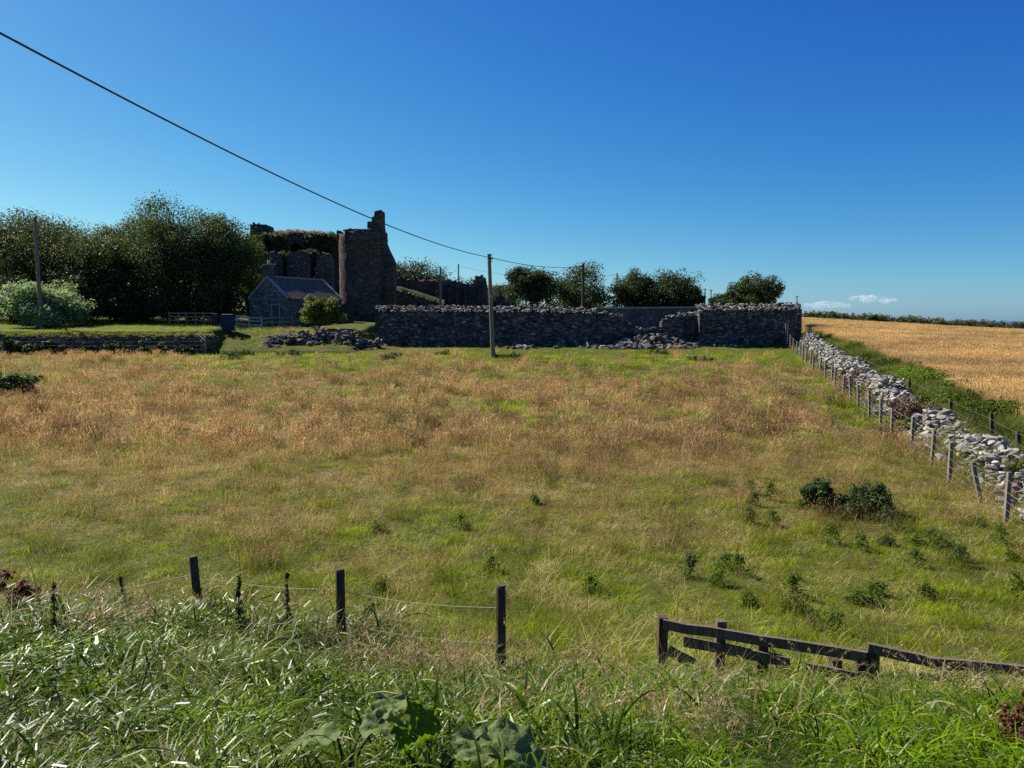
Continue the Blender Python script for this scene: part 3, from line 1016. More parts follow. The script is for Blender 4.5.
STONE_M = single_stones(M['stone'], 10, 'stone')
STONE_DARK = single_stones(M['stone_dark'], 10, 'dark_stone')


def put_stone(name, meshes, p, s, rng, parent=None):
    o = obj(name, meshes[rng.integers(len(meshes))], parent)
    o.location = p; o.scale = (s * rng.uniform(.8, 1.3), s * rng.uniform(.8, 1.2), s * rng.uniform(.7, 1.0))
    o.rotation_euler = (rng.normal(0, .35), rng.normal(0, .35), rng.uniform(0, 6.28))
    return o


# ---- tumbled field wall beside the barley: a heap-like section of stones
def field_wall(y0, y1, hfun, label, seed, n_cope, off=1.65):
    rng = np.random.default_rng(seed)
    a = np.array([fence_x(y0) + off, y0]); L = math.hypot(y1 - y0, float(fence_x(y1) - fence_x(y0)))
    P, Sz, E = [], [], []
    ym = (y0 + y1) / 2
    base = (float(fence_x(ym)) + off, ym, gz(float(fence_x(ym)) + off, ym))
    s = 0
    while s < L:
        y = y0 + (y1 - y0) * s / L; xc = float(fence_x(y)) + off; g = gz(xc, y)
        h = hfun((y - y0) / (y1 - y0)) * rng.uniform(.85, 1.12)
        zz = 0
        while zz < h:
            half = .78 * (1 - .55 * zz / max(h, .5))
            for side in (-1, 0, 1):
                if side == 0 and zz < h - .3: continue
                sz = rng.uniform(.13, .31)
                xo = side * half + rng.normal(0, .10)
                P.append((xc + xo, y + rng.normal(0, .07), g + zz + rng.uniform(0, .08)))
                Sz.append((sz * rng.uniform(.9, 1.3), sz * rng.uniform(.9, 1.3), sz * .8)); E.append((rng.normal(0, .3), rng.normal(0, .3), rng.uniform(0, 6.28)))
            zz += rng.uniform(.10, .17)
        for k in range(2):      # tumbled at the foot
            if rng.uniform() < .35:
                sz = rng.uniform(.18, .4); P.append((xc - rng.uniform(.7, 1.2), y, g + .05)); Sz.append((sz, sz, sz)); E.append((rng.normal(0, .5), rng.normal(0, .5), rng.uniform(0, 6)))
        s += rng.uniform(.15, .22)
    P = np.array(P) - np.array(base)
    t = thing('field_wall', label, 'stone wall', base, 'tumbled drystone wall sections beside the barley')
    obj('wall_stones', stones_mesh('wall_stones', P, np.array(Sz), np.array(E), M['stone'], rng), t)
    for k in range(n_cope):
        f = (k + rng.uniform(.2, .8)) / n_cope; y = y0 + (y1 - y0) * f; xc = float(fence_x(y)) + off + rng.normal(0, .16)
        put_stone('coping_stone', STONE_M, (xc - base[0], y - base[1], gz(xc, y) + hfun(f) + .04 - base[2]), rng.uniform(.22, .42), rng, t)
    return t


field_wall(33.5, 66, lambda f: 1.0 + .12 * math.sin(f * 21) - .35 * (f < .06), 'long grey drystone field wall running from the garden wall along the barley', 601, 95)
field_wall(21.6, 30.2, lambda f: .68 + .15 * math.sin(f * 9) - .25 * (f > .9), 'short tumbled drystone wall heap with pale boulders beside the middle fence posts', 602, 34)
field_wall(13.6, 21.4, lambda f: .50 + .12 * math.sin(f * 11), 'low collapsed drystone wall run at the right edge of the picture', 603, 24)


# ---- masonry slabs with a traced, roughened skyline
def rough_line(pts, step, amp, rng):
    out = []
    for a, b in zip(pts[:-1], pts[1:]):
        a, b = np.array(a, float), np.array(b, float)
        d = np.linalg.norm(b - a); n = max(1, int(d / step))
        for k in range(n):
            out.append(a + (b - a) * k / n + (rng.normal(0, amp, 2) if k else 0))
    out.append(np.array(pts[-1], float))
    return out


def slab_mesh(name, top, zbot, th, mat, rng, step=.45, amp=.09, cols=None):
    """wall standing in the local x-z plane: skyline top [(x,z)..] left to right, down to zbot, th thick (y 0..th)"""
    ln = rough_line(top, step, amp, rng)
    x = [p[0] for p in ln]; z = [p[1] for p in ln]
    n = len(ln); nz = 7
    V, Q = [], []

    def grid(face_y, flip):
        b = len(V)
        for i in range(n):
            for j in range(nz):
                t = j / (nz - 1)
                zz = zbot + (z[i] - zbot) * t
                jj = rng.normal(0, .035, 3) if 0 < j < nz - 1 else np.zeros(3)
                V.append((x[i] + jj[0] * .5, face_y + jj[1], zz + jj[2]))
        for i in range(n - 1):
            for j in range(nz - 1):
                q = (b + i * nz + j, b + (i + 1) * nz + j, b + (i + 1) * nz + j + 1, b + i * nz + j + 1)
                Q.append(q if not flip else q[::-1])
        return b
    f, bk = grid(0, False), grid(th, True)
    for i in range(n - 1):
        Q.append((f + i * nz + nz - 1, f + (i + 1) * nz + nz - 1, bk + (i + 1) * nz + nz - 1, bk + i * nz + nz - 1))
    for j in range(nz - 1):
        Q.append((f + j, f + j + 1, bk + j + 1, bk + j)); e = (n - 1) * nz
        Q.append((f + e + j, bk + e + j, bk + e + j + 1, f + e + j + 1))
    return mesh_np(name, V, Q, None, mat)


def px_slab(name, parent, pts, Y, th, mat, base, rng, zb=None, step=.45, amp=.09):
    """skyline points in picture positions at distance Y; base = parent's location"""
    top = []
    for px, py in pts:
        p = at(px, py, Y); top.append((p.x - base[0], p.z - base[2]))
    zb = (zb if zb is not None else gz((at(pts[0][0], 330, Y).x + at(pts[-1][0], 330, Y).x) / 2, Y) - .6) - base[2]
    o = obj(name, slab_mesh(name, top, zb, th, mat, rng, step, amp), parent)
    o.location = (0, Y - base[1], 0)
    return o


# ---- garden wall
rg = np.random.default_rng(71)
GW = 'stretches of the high garden wall'


def garden_stretch(label, pts, Y, th, cope, seed, loose=.55):
    rng = np.random.default_rng(seed)
    xm = at((pts[0][0] + pts[-1][0]) / 2, 330, Y).x
    base = (xm, Y, gz(xm, Y))
    t = thing('garden_wall', label, 'stone wall', base, GW)
    px_slab('wall', t, pts, Y, th, M['masonry'], base, rng, step=.4, amp=.06)
    # face stones standing slightly proud
    x0, x1 = at(pts[0][0], 330, Y).x, at(pts[-1][0], 330, Y).x
    xsn = np.array([at(p[0], 330, Y).x for p in pts]); zsn = np.array([at(p[0], p[1], Y).z for p in pts])
    n = int((x1 - x0) * 26)
    X = rng.uniform(x0 + .1, x1 - .1, n); ztop = np.interp(X, xsn, zsn); zb = ground_z(X, np.full(n, Y))
    Z = zb + (ztop - zb - .12) * rng.uniform(0, 1, n)
    s = rng.uniform(.22, .46, n)
    P = np.stack([X, np.full(n, Y) + .03, Z], 1) - np.array(base)
    obj('face_stones', stones_mesh('face_stones', P, np.stack([s * 1.25, s * .35, s * .75], 1), np.stack([rng.normal(0, .06, n), rng.normal(0, .1, n), rng.normal(0, .08, n)], 1), M['stone_dark'], rng), t)
    # loose coping over a sloping core
    if loose > .3:
        o2 = px_slab('cap_core', t, [(a_ + (1.2 if k_ == 0 else (-1.2 if k_ == len(pts) - 1 else 0)), b_ - 5.2) for k_, (a_, b_) in enumerate(pts)], Y + th * .5, th * .48, M['masonry'], base, rng, zb=base[2] + 2.2, step=.3, amp=.09)
        n = int((x1 - x0) * 26); X = rng.uniform(x0, x1, n); dp = rng.uniform(0, 1, n); s = rng.uniform(.16, .36, n)
        Pc = np.stack([X, Y + th * (.04 + .62 * dp), np.interp(X, xsn, zsn) + .02 + loose * dp], 1) - np.array(base)
        obj('cap_stones', stones_mesh('cap_stones', Pc, np.stack([s * 1.2, s, s * .75], 1), np.stack([rng.normal(0, .25, n), rng.normal(0, .25, n), rng.uniform(0, 6, n)], 1), M['cap_stone'], rng), t)
    for k in range(cope):
        x = x0 + (x1 - x0) * (k + rng.uniform(0, 1)) / cope
        zt = float(np.interp(x, xsn, zsn)); s = rng.uniform(.24, .48)
        dpt = rng.uniform(0, 1)
        put_stone('coping_stone', STONE_DARK if rng.uniform() < .72 else STONE_M, (x - base[0], th * (.05 + dpt * .9), zt + .06 + loose * dpt * rng.uniform(.7, 1.05) - base[2]), s, rng, t)
    return t


garden_stretch('long left stretch of dark garden wall behind the utility pole, topped with loose stones',
               [(375, 312), (420, 312), (470, 312.5), (520, 312.5), (560, 313), (596, 314)], 68, 1.5, 98, 72)
garden_stretch('broken low stretch of garden wall sloping down behind the rubble heap',
               [(596, 314), (615, 316), (625, 319), (632, 328), (645, 331), (655, 329), (662, 330)], 68.2, 1.1, 24, 73, .2)
garden_stretch('short jagged stretch of garden wall right of the breach',
               [(662, 322), (668, 318), (684, 316), (700, 315)], 68.4, 1.1, 20, 74, .2)
garden_stretch('tall intact right end of the garden wall capped with pale loose stones',
               [(700, 311), (720, 311), (760, 311), (790, 310), (802, 309)], 67.4, 2.2, 90, 75, .62)

# mortared wall beyond the breach
bb = (at(650, 320, 76).x, 76, gz(at(650, 320, 76).x, 76))
t = thing('mortared_wall', 'smooth grey mortared wall seen through the breach in the garden wall', 'stone wall', bb)
px_slab('wall', t, [(596, 309), (640, 308.5), (702, 308)], 76, .6, M['backwall'], bb, rg, step=2, amp=.01)
cp = MB(); a, b_ = at(596, 308.2, 76), at(702, 307.2, 76)
cp.beam((a.x - bb[0], .3, a.z - bb[2]), (b_.x - bb[0], .3, b_.z - bb[2]), .8, .16)
cp.build('coping', M['slab'], t)

# rubble heap
RB = 'fallen stones of the rubble heap at the breach'
rr = np.random.default_rng(76)
for k in range(250):
    px = rr.normal(652, 31) if k < 200 else rr.uniform(505, 600)
    if px > 702: px = rr.uniform(600, 700)
    if k >= 200 and k % 2: continue
    if k >= 200: px = rr.choice([512, 530, 552, 585]) + rr.normal(0, 7)
    dist = abs(px - 652) / 45
    Y = rr.uniform(64.7, 67.4)
    x = at(px, 335, Y).x
    hz = max(0, 1 - dist) * 1.0 * sstep(64.6, 67.2, Y) if k < 200 else .1
    s = rr.uniform(.25, .72) if k % 3 else rr.uniform(.5, .9)
    o = put_stone('rubble_stone', STONE_M if rr.uniform() < .16 else STONE_DARK, (x, Y, gz(x, Y) + float(hz) * rr.uniform(.8, 1.05) + (.05 if k < 200 else -.06)), s, rr)
    if k < 200: tag(o, 'grey fallen stone in the rubble heap under the breach of the garden wall', 'stone', RB)
    else: tag(o, 'dark fallen stone at the foot of the garden wall right of the utility pole', 'stone', 'fallen stones right of the utility pole')
# earth under the heap so that it is solid
mb = MB()
hx = np.linspace(at(606, 335, 67).x, at(702, 335, 67).x, 30); hy = np.linspace(64.6, 68, 9)
HX, HY = np.meshgrid(hx, hy); c0 = at(652, 335, 67).x
HZ = ground_z(HX, HY) - .22 + .9 * np.clip(1 - np.abs(HX - c0) / 4.3, 0, 1) ** .8 * sstep(64.5, 67.4, HY) + .16 * fbm(HX / .5, HY / .5, 9)
ii = np.arange(HX.size).reshape(HX.shape)
mb.add(np.stack([HX.ravel(), HY.ravel(), HZ.ravel()], 1), np.stack([ii[:-1, :-1], ii[:-1, 1:], ii[1:, 1:], ii[1:, :-1]], -1).reshape(-1, 4))
o = obj('rubble_mound', mesh_np('rubble_mound', np.concatenate(mb.V), np.concatenate(mb.Q), None, M['earth']))
tag(o, 'dark mound of earth and small rubble under the heap of fallen stones', 'rubble mound')
for k, (px, s) in enumerate([(716, .4), (724, .5), (731, .45), (736, .6), (742, .35)]):
    x = at(px, 335, 66.4).x
    tag(put_stone('fallen_stone', STONE_M, (x, 66.5, gz(x, 66.5) + .08), s, rr), 'pale fallen stone in the grass before the tall right end of the garden wall', 'stone', 'fallen stones before the tall wall')
for k, (px, s) in enumerate([(413, .8), (440, .9)]):
    x = at(px, 335, 67).x
    tag(put_stone('fallen_stone', STONE_DARK, (x, 67, gz(x, 67) + .1), s, rr), ['dark boulder leaning at the foot of the left garden wall', 'larger dark boulder nearer the utility pole at the wall foot'][k], 'stone')

# low rubble wall before the cottage
rl = np.random.default_rng(79)
n = 420
f = rl.uniform(0, 1, n)
px = 268 + f * 112
Yc = 64.3 + f * 1.2
X = (px - 512) / F * Yc * 1.0 + rl.normal(0, .1, n); Yp = Yc + rl.normal(0, .55, n)
hmax = .95 * (0.45 + .55 * sstep(0, .25, f)) * (1 - .25 * np.sin(f * 19) ** 2)
Z = ground_z(X, Yp) + rl.uniform(0, 1, n) * hmax * np.clip(1 - np.abs(Yp - Yc) / 1.3, 0.1, 1)
s = rl.uniform(.22, .6, n)
base = np.array([X.mean(), 65, gz(X.mean(), 65)])
o = obj('rubble_wall', stones_mesh('rubble_wall', np.stack([X, Yp, Z], 1) - base, np.stack([s * 1.15, s, s * .8], 1), np.stack([rl.normal(0, .3, n), rl.normal(0, .3, n), rl.uniform(0, 6, n)], 1), M['stone_dark'], rl))
o.location = base
tag(o, 'low collapsed dark stone wall in the grass before the cottage and the tower', 'stone wall')

# terrace wall at the left with turf tumbling over it
rt_ = np.random.default_rng(80)
n = 1500
X = rt_.uniform(-46, -23.9, n); g = ground_z(X, np.full(n, 61.2))
fh = rt_.uniform(0, 1, n)
Z = g + fh * 1.45
s = rt_.uniform(.2, .5, n)
base = np.array([-35, 62., gz(-35, 61)])
Yp = 61.75 + fh * .4 + rt_.normal(0, .09, n)
o = obj('terrace_wall', stones_mesh('terrace_wall', np.stack([X, Yp, Z], 1) - base, np.stack([s * 1.2, s * .8, s * .75], 1), np.stack([rt_.normal(0, .2, n), rt_.normal(0, .2, n), rt_.normal(0, .5, n)], 1), M['stone_dark'], rt_))
o.location = base
tag(o, 'low dark drystone wall holding up the lawn below the leaning pole', 'stone wall')
# shrubs growing over it
for k, (px, w, h, lb) in enumerate([(40, 60, 1.3, 'dark overgrown bramble patch on the left half of the terrace wall'), (84, 16, .9, 'small bramble on the terrace wall under the broken stub'), (183, 20, .9, 'bramble at the right end of the terrace wall'), (10, 40, 1.4, 'bramble over the terrace wall at the left edge of the picture'), (112, 30, 1.0, 'olive bramble over the terrace wall below the dip of the wood'), (148, 34, 1.2, 'bramble over the terrace wall below the lit track')]):
    x = at(px, 340, 61).x
    tree('bramble', lb, 'bramble', x=x, y=61.1, h=h, w=w * 61 / F, mat=M['dark_bush'] if k in (0, 3) else M['tree_b'], seed=1200 + k, trunk_h=.02, clumps=40, cnt=80, leaf=.1, depth=1.0, group='brambles over the terrace wall')


# ------------------------------------------------------------------ castle
rc = np.random.default_rng(90)
YT = 80.
c = at(360, 325, YT); gzt = gz(c.x, YT) - .3
R = 24.5 * YT / F
tower = thing('castle_tower', 'tall ruined round castle tower with a broken spike of masonry on its right', 'castle tower', (c.x, YT + R, gzt))
zt = at(360, 231, YT).z - gzt
seg, nz = 64, 26
V, Q = [], []
for j in range(nz):
    for i in range(seg):
        a = 2 * PI * i / seg
        ca, sa = math.cos(a), math.sin(a)
        xx = ca * R
        top = zt + (.0 if xx > -1.5 else -.25) + .10 * math.sin(i * 2.3) + .08 * math.sin(i * 5.1)
        if -2.2 > xx: top = zt - .1
        if sa > .2: top -= 1.8 * (sa - .2) + .5 * rc.uniform(0, 1)        # broken at the back
        z = top * j / (nz - 1)
        rr_ = R * (1 + .05 * max(0, 1 - z / 2.2)) + rc.normal(0, .018)
        V.append((rr_ * ca, rr_ * sa, z))
for j in range(nz - 1):
    for i in range(seg):
        k = (i + 1) % seg
        Q.append((j * seg + i, j * seg + k, (j + 1) * seg + k, (j + 1) * seg + i))
o0 = len(V)
for j in range(2):
    for i in range(seg):
        a = 2 * PI * i / seg
        zz = V[(nz - 1) * seg + i][2]
        V.append(((R - .8) * math.cos(a), (R - .8) * math.sin(a), zz if j == 0 else zz - 3))
for i in range(seg):
    k = (i + 1) % seg
    Q.append(((nz - 1) * seg + i, (nz - 1) * seg + k, o0 + k, o0 + i)); Q.append((o0 + i, o0 + k, o0 + seg + k, o0 + seg + i))
V.append((0, 0, zt - 3.4)); ce = len(V) - 1
T = [(o0 + seg + i, o0 + seg + (i + 1) % seg, ce) for i in range(seg)]
obj('tower_wall', mesh_np('tower_wall', V, Q, T, M['castle'], None, True), tower)
tb = (c.x, YT + R, gzt)
px_slab('broken_gable', tower, [(368, 232), (368.3, 224.5), (367.2, 224), (367.4, 221.5), (371.5, 221.3), (371.8, 217), (374, 216.2), (374.4, 211.6), (376.6, 210.6), (381.2, 209.8), (381.4, 225), (382.6, 232), (383.4, 240), (385, 244), (387, 249), (389, 253), (391.5, 258), (393, 262)],
        YT + 1.2, 2.4, M['castle'], tb, rc, gzt, .6, .025)
px_slab('parapet_stub', tower, [(336.5, 232), (337, 230), (341, 231), (343, 233)], YT + R - .6, .9, M['castle'], tb, rc, gzt + 9, .3, .03)
px_slab('parapet', tower, [(345, 230.5), (350, 229.3), (360, 229), (369, 229.5)], YT + .35, .6, M['castle'], tb, rc, gzt + 8, .4, .03)
for k in range(16):
    px = rc.uniform(344, 372)
    p = at(px, 229.5 + rc.uniform(0, 1), YT + .6)
    put_stone('parapet_stone', STONE_DARK, (p.x - tb[0], p.y - tb[1], p.z - tb[2]), rc.uniform(.25, .45), rc, tower)

# low plinth wall left of the tower
pb = (at(340, 320, 78).x, 78, gz(at(340, 320, 78).x, 78))
t = thing('plinth_wall', 'low dark masonry wall between the cottage and the foot of the tower', 'stone wall', pb)
px_slab('wall', t, [(326, 308), (335, 305), (349, 304), (352, 312)], 78, .8, M['castle'], pb, rc, None, .4, .05)

# inner ruins
RU = 'ruined inner walls of the castle'


M['stump'] = masonry_mat('weathered_ruin', (.085, .075, .062), (.20, .18, .15), (.09, .08, .065), 2.6, 1.6, .3)


def ruin(label, pts, Y, th, seed, name='ruined_wall'):
    rng = np.random.default_rng(seed)
    x = at(sum(p[0] for p in pts) / len(pts), 330, Y).x
    b = (x, Y, gz(x, Y))
    t = thing(name, label, 'ruined wall', b, RU)
    px_slab('wall', t, pts, Y, th, M['stump'] if seed in (703, 704, 705, 707) else M['castle'], b, rng, None, .4, .1)
    x0, x1 = at(pts[0][0], 330, Y).x, at(pts[-1][0], 330, Y).x
    xn = np.array([at(p[0], 330, Y).x for p in pts]); zn = np.array([at(p[0], p[1], Y).z for p in pts])
    for k in range(int((x1 - x0) * 3)):
        xx = rng.uniform(x0, x1); put_stone('loose_stone', STONE_DARK, (xx - b[0], rng.uniform(.1, th), float(np.interp(xx, xn, zn)) - b[2] + .05), rng.uniform(.3, .55), rng, t)
    return t


ruin('tall ruined pier rising left behind the cottage chimney', [(249, 250), (250, 226), (254, 223.5), (266, 224.5), (268, 232), (269, 245)], 98, 3, 701)
hall = ruin('broad ruined hall wall with a dark arch and rusty plants along its top', [(262, 242), (272, 236), (281, 234), (287, 236)], 97, 5, 702)
hb = tuple(hall.location)
for a_, b_, c_, d_, e_ in ((286.8, 289.2, 235, 234, 250), (289.2, 291.6, 234, 233.2, 246), (291.6, 299, 233.2, 232.6, 243.5), (299, 302.6, 232.6, 232.8, 246), (302.6, 306, 232.8, 233, 251)):
    px_slab('lintel', hall, [(a_, c_), (b_, d_)], 97, 5, M['castle'], hb, rc, at(295, e_, 97).z, .4, .03)
px_slab('right_pier', hall, [(305.8, 234), (312, 233), (326, 235), (340, 237)], 97, 5, M['castle'], hb, rc, None, .4, .08)
px_slab('rear_wall', hall, [(284, 240), (308, 240)], 101.2, .7, M['castle'], hb, rc, None, .8, .05)
ruin('square ruined wall stump directly behind the chimney', [(257, 256), (259, 253), (270, 252.5), (281, 253), (283, 262)], 91, 1.6, 703)
ruin('square ruined wall stump behind the middle of the cottage roof', [(287, 258), (289, 253), (296, 251), (306, 252), (310, 258)], 90, 1.6, 704)
ruin('narrow ruined wall stump against the left side of the tower', [(315, 268), (318, 254), (322, 252), (329, 255), (331, 262)], 90, 1.6, 705)
ruin('long low ruined wall on the slope right of the tower', [(393, 279), (408, 280), (422, 281), (438, 281)], 98, 1.2, 706)
ruin('ribbed ruined wall left of the utility pole', [(436, 281), (446, 280), (458, 282), (466, 284), (474, 283), (476, 277), (481, 276), (486, 280), (487, 286)], 95, 1.4, 707)
ruin('low wall far behind the right of the utility pole', [(496, 297), (506, 296), (516, 297)], 112, .8, 708)

# buttresses of the ribbed wall
bz = bpy.data.objects['ruined_wall.006'] if 'ruined_wall.006' in bpy.data.objects else None
if bz:
    for px in (442, 450, 458, 466, 480):
        m_ = MB(); p = at(px, 284, 94.7); q = gz(p.x, 94.7)
        m_.box((p.x - bz.location.x, -.3, (p.z + q) / 2 - bz.location.z - .1), (.45, .6, p.z - q), 0, .9, .03)
        m_.build('buttress', M['castle'], bz)

# rusty plants on the hall wall
RP = 'rusty plants along the ruined hall wall top'
rp = np.random.default_rng(91)
for k in range(26):
    px = 263 + k * 3.0
    py = np.interp(px, [262, 272, 284, 298, 312, 326, 340], [241, 236, 233.5, 232.5, 233.5, 235, 237]) + 1.5
    p = at(px, py, 98.5)
    rng = np.random.default_rng(1300 + k)
    C = rng.normal(0, 1, (18, 3)) * np.array([.4, .7, .2]); C[:, 2] = np.abs(C[:, 2]) + .0
    V, Q, r = leaf_cloud(C, np.full(18, .3), 34, .11, rng, .8, .3)
    o = obj('bracken_plant', mesh_np('bracken_plant', V, Q, None, M['rusty'], {'rnd': r})); o.location = p
    tag(o, 'rust brown bracken plant growing on the ruined hall wall top', 'plant', RP)
IV = 'leaf masses added to darken the ruined hall'
ri = np.random.default_rng(92)  # leaf masses added to darken the hall wall and the stump gaps
for k, (px0, px1, py0, py1, nC, lb) in enumerate([(263, 284, 236, 262, 70, 'dark leaf mass added to darken the left part of the ruined hall wall'), (306, 334, 235, 258, 80, 'dark leaf mass added to darken the right part of the ruined hall wall'),
                                              (308, 318, 252, 275, 26, 'dark leaf mass added to darken the gap between the two right wall stumps'), (281, 289, 254, 278, 24, 'dark leaf mass added to darken the gap between the two left wall stumps')]):
    Yi = 96.6 if k < 2 else 91.5
    C = np.array([tuple(at(ri.uniform(px0, px1), py0 + (py1 - py0) * ri.uniform(0, 1) ** 1.4, Yi + ri.normal(0, .12))) for _ in range(nC)])
    V, Q, r = leaf_cloud(C, ri.uniform(.3, .75, nC), 60, .15, ri, .9, .6)
    b0 = np.array([C[:, 0].mean(), Yi, gz(C[:, 0].mean(), Yi)])
    o = obj('added_leaves', mesh_np('added_leaves', V - b0, Q, None, M['dark_bush'] if k % 2 else M['tree_far'], {'rnd': r})); o.location = b0
    tag(o, lb, 'added_leaves', IV)
# grass bank right of the tower
mb = MB()
pts = [(398, 287), (412, 291), (425, 295), (440, 300)]
ruin('dark sloping ruined wall under the grass strip right of the tower', [(392, 286), (400, 291.5), (413, 295), (426, 299), (438, 303)], 89.4, .8, 709)
hx = np.linspace(at(392, 300, 93).x, at(444, 300, 93).x, 24); hy = np.linspace(90, 97.9, 8)
HX, HY = np.meshgrid(hx, hy)
zt_ = np.interp(HX, [at(p[0], 300, 93).x for p in pts], [at(p[0], p[1], 94).z for p in pts])
HZ = ground_z(HX, HY) * (1 - sstep(90, 94, HY)) + zt_ * sstep(90, 94, HY) + .2 * fbm(HX, HY, 8)
ii = np.arange(HX.size).reshape(HX.shape)
o = obj('grass_bank', mesh_np('grass_bank', np.stack([HX.ravel(), HY.ravel(), HZ.ravel()], 1), np.stack([ii[:-1, :-1], ii[:-1, 1:], ii[1:, 1:], ii[1:, :-1]], -1).reshape(-1, 4), None, M['ground'], {'brown': np.full(HX.size, .25), 'lush': np.full(HX.size, .2), 'soil': np.zeros(HX.size)}, True))
struct(o)

# ------------------------------------------------------------------ cottage
AL = math.radians(30)
cg = at(268, 325, 74.5)
gcz = gz(cg.x, 75.5) - .15
cot = thing('stone_cottage', 'small old stone cottage with slate roof and gable chimney before the tower', 'cottage', (cg.x, 74.5, gcz), None, -AL)
# local: x across the gable, y along the ridge (0 = near gable)
W, L_ = 5.1, 7.6
EV = at(268, 298.5, 74.5).z - gcz
AP = at(270, 278, 74.5).z - gcz
mb = MB()
V = [(-W / 2, 0, 0), (W / 2, 0, 0), (W / 2, 0, EV), (0, 0, AP), (-W / 2, 0, EV),
     (-W / 2, L_, 0), (W / 2, L_, 0), (W / 2, L_, EV), (0, L_, AP), (-W / 2, L_, EV)]
me = bpy.data.meshes.new('wall')
me.from_pydata(V, [], [(0, 1, 2, 3, 4), (9, 8, 7, 6, 5), (1, 6, 7, 2), (5, 0, 4, 9)])
me.materials.append(M['cottage']); me.update()
obj('wall', me, cot)
# roof planes
sl = math.atan2(AP - EV, W / 2)
mb = MB()
for s in (1, -1):
    nx_, nz_ = math.sin(sl) * s, math.cos(sl)
    a0 = np.array([0, .16, AP + .02]); a1 = np.array([s * (W / 2 + .18), .16, EV - .18 * math.tan(sl) + .02])
    o_ = np.array([nx_, 0, nz_]) * .1; dy = np.array([0, L_ - .32, 0])
    Vb = [a0, a1, a1 + dy, a0 + dy, a0 + o_, a1 + o_, a1 + dy + o_, a0 + dy + o_]
    mb.add(Vb, [(0, 1, 2, 3), (7, 6, 5, 4), (0, 4, 5, 1), (1, 5, 6, 2), (2, 6, 7, 3), (3, 7, 4, 0)])
roof = mb.build('roof', M['slate'], cot)
mb = MB(); mb.beam((0, .3, AP + .16), (0, L_ - .2, AP + .16), .26, .14, .015, 10); mb.build('ridge', M['slab'], roof)
for yy in (.0, L_ - .24):
    mb = MB()
    for s in (1, -1):
        a0 = (0, yy + .12, AP + .14); a1 = (s * (W / 2 + .12), yy + .12, EV - .12 * math.tan(sl) + .12)
        mb.beam(a0, a1, .30, .15, .012, 6)
    mb.build('skew_coping', M['slab'], cot)
mb = MB(); mb.box((0, .32, AP + .52), (.95, .62, 1.5), 0, .97, .01); ch = mb.build('chimney', M['stump'], cot)
mb = MB(); mb.box((0, .32, AP + 1.30), (1.08, .75, .12)); mb.build('chimney_cap', M['slab'], ch)
mb = MB(); mb.tube([(0, .32, AP + 1.35), (0, .32, AP + 1.75)], [.16, .13], 10); mb.build('chimney_pot', M['clay'], ch)
mb = MB(); mb.box((1.15, -.025, .98), (.92, .05, 1.9)); dr = mb.build('door', M['door'], cot)
mb = MB()
for sx_ in (-.52, .52): mb.box((1.15 + sx_, -.04, 1.0), (.10, .09, 2.0))
mb.box((1.15, -.04, 2.05), (1.16, .1, .12)); mb.build('frame', M['slab'], dr)
mb = MB(); mb.box((W / 2 + .03, 2.2, 1.45), (.06, .8, 1.0)); wn = mb.build('window', M['iron'], cot)
mb = MB(); mb.box((W / 2 + .05, 2.2, .88), (.14, 1.0, .1)); mb.build('sill', M['slab'], wn)


# ------------------------------------------------------------------ bins
def wheelie(label, px, base_py, Y, w, h, mat):
    p = at(px, base_py, Y); z = gz(p.x, Y)
    t = thing('wheelie_bin', label, 'bin', (p.x, Y, z), 'bins by the cottage', math.radians(12))
    d = w * .95
    mb = MB(); mb.box((0, 0, .06 + (h - .14) / 2), (w * .86, d * .84, h - .14)); b = mb.build('body', mat, t)
    me_ = b.data
    for v in me_.vertices:
        if v.co.z > h / 2: v.co.x *= 1.13; v.co.y *= 1.13
    mb = MB(); mb.box((0, 0, h - .03), (w * 1.02, d * 1.02, .07), 0, .95); mb.box((0, .02, h + .03), (w * .85, d * .85, .06), 0, .7)
    mb.build('lid', M['bin_dark'], t)
    mb = MB(); mb.beam((-w * .4, d * .52, h - .06), (w * .4, d * .52, h - .06), .04, .04); mb.build('handle', M['bin_dark'], t)
    for s in (-1, 1):
        mb = MB(); mb.tube([(s * w * .40, d * .4, .1), (s * w * .48, d * .4, .1)], .1, 12); mb.build('wheel', M['rubber'], t)
    return t


wheelie('large dark blue wheeled bin with a bulky lid before the cottage', 228, 331, 67, 1.2, 1.42, M['bin_blue'])
wheelie('small black wheeled bin left of the large blue bin', 215, 327, 69, .56, 1.12, M['bin_dark'])


# ------------------------------------------------------------------ timber fences by the cottage
def post_rail(label, pts, Y0, Y1, n_post, rails, h, mat, name='rail_fence', group=None, wood_w=.1):
    a = at(pts[0], 330, Y0).x; b = at(pts[1], 330, Y1).x
    base = ((a + b) / 2, (Y0 + Y1) / 2, gz((a + b) / 2, (Y0 + Y1) / 2))
    t = thing(name, label, 'fence', base, group)
    P = []
    for k in range(n_post):
        f = k / (n_post - 1); x = a + (b - a) * f; y = Y0 + (Y1 - Y0) * f; z = gz(x, y)
        P.append((x - base[0], y - base[1], z - base[2]))
        mb = MB(); mb.beam((P[-1][0], P[-1][1], P[-1][2] - .2), (P[-1][0] + RNG.normal(0, .02), P[-1][1], P[-1][2] + h + .06), wood_w, wood_w, 0, 1); mb.build('post', mat, t)
    for hr in rails:
        mb = MB()
        for p, q in zip(P[:-1], P[1:]):
            mb.beam((p[0], p[1] - wood_w * .5 - .025, p[2] + hr), (q[0], q[1] - wood_w * .5 - .025, q[2] + hr), .045, .11, .004, 3)
        mb.build('rail', mat, t)
    return t


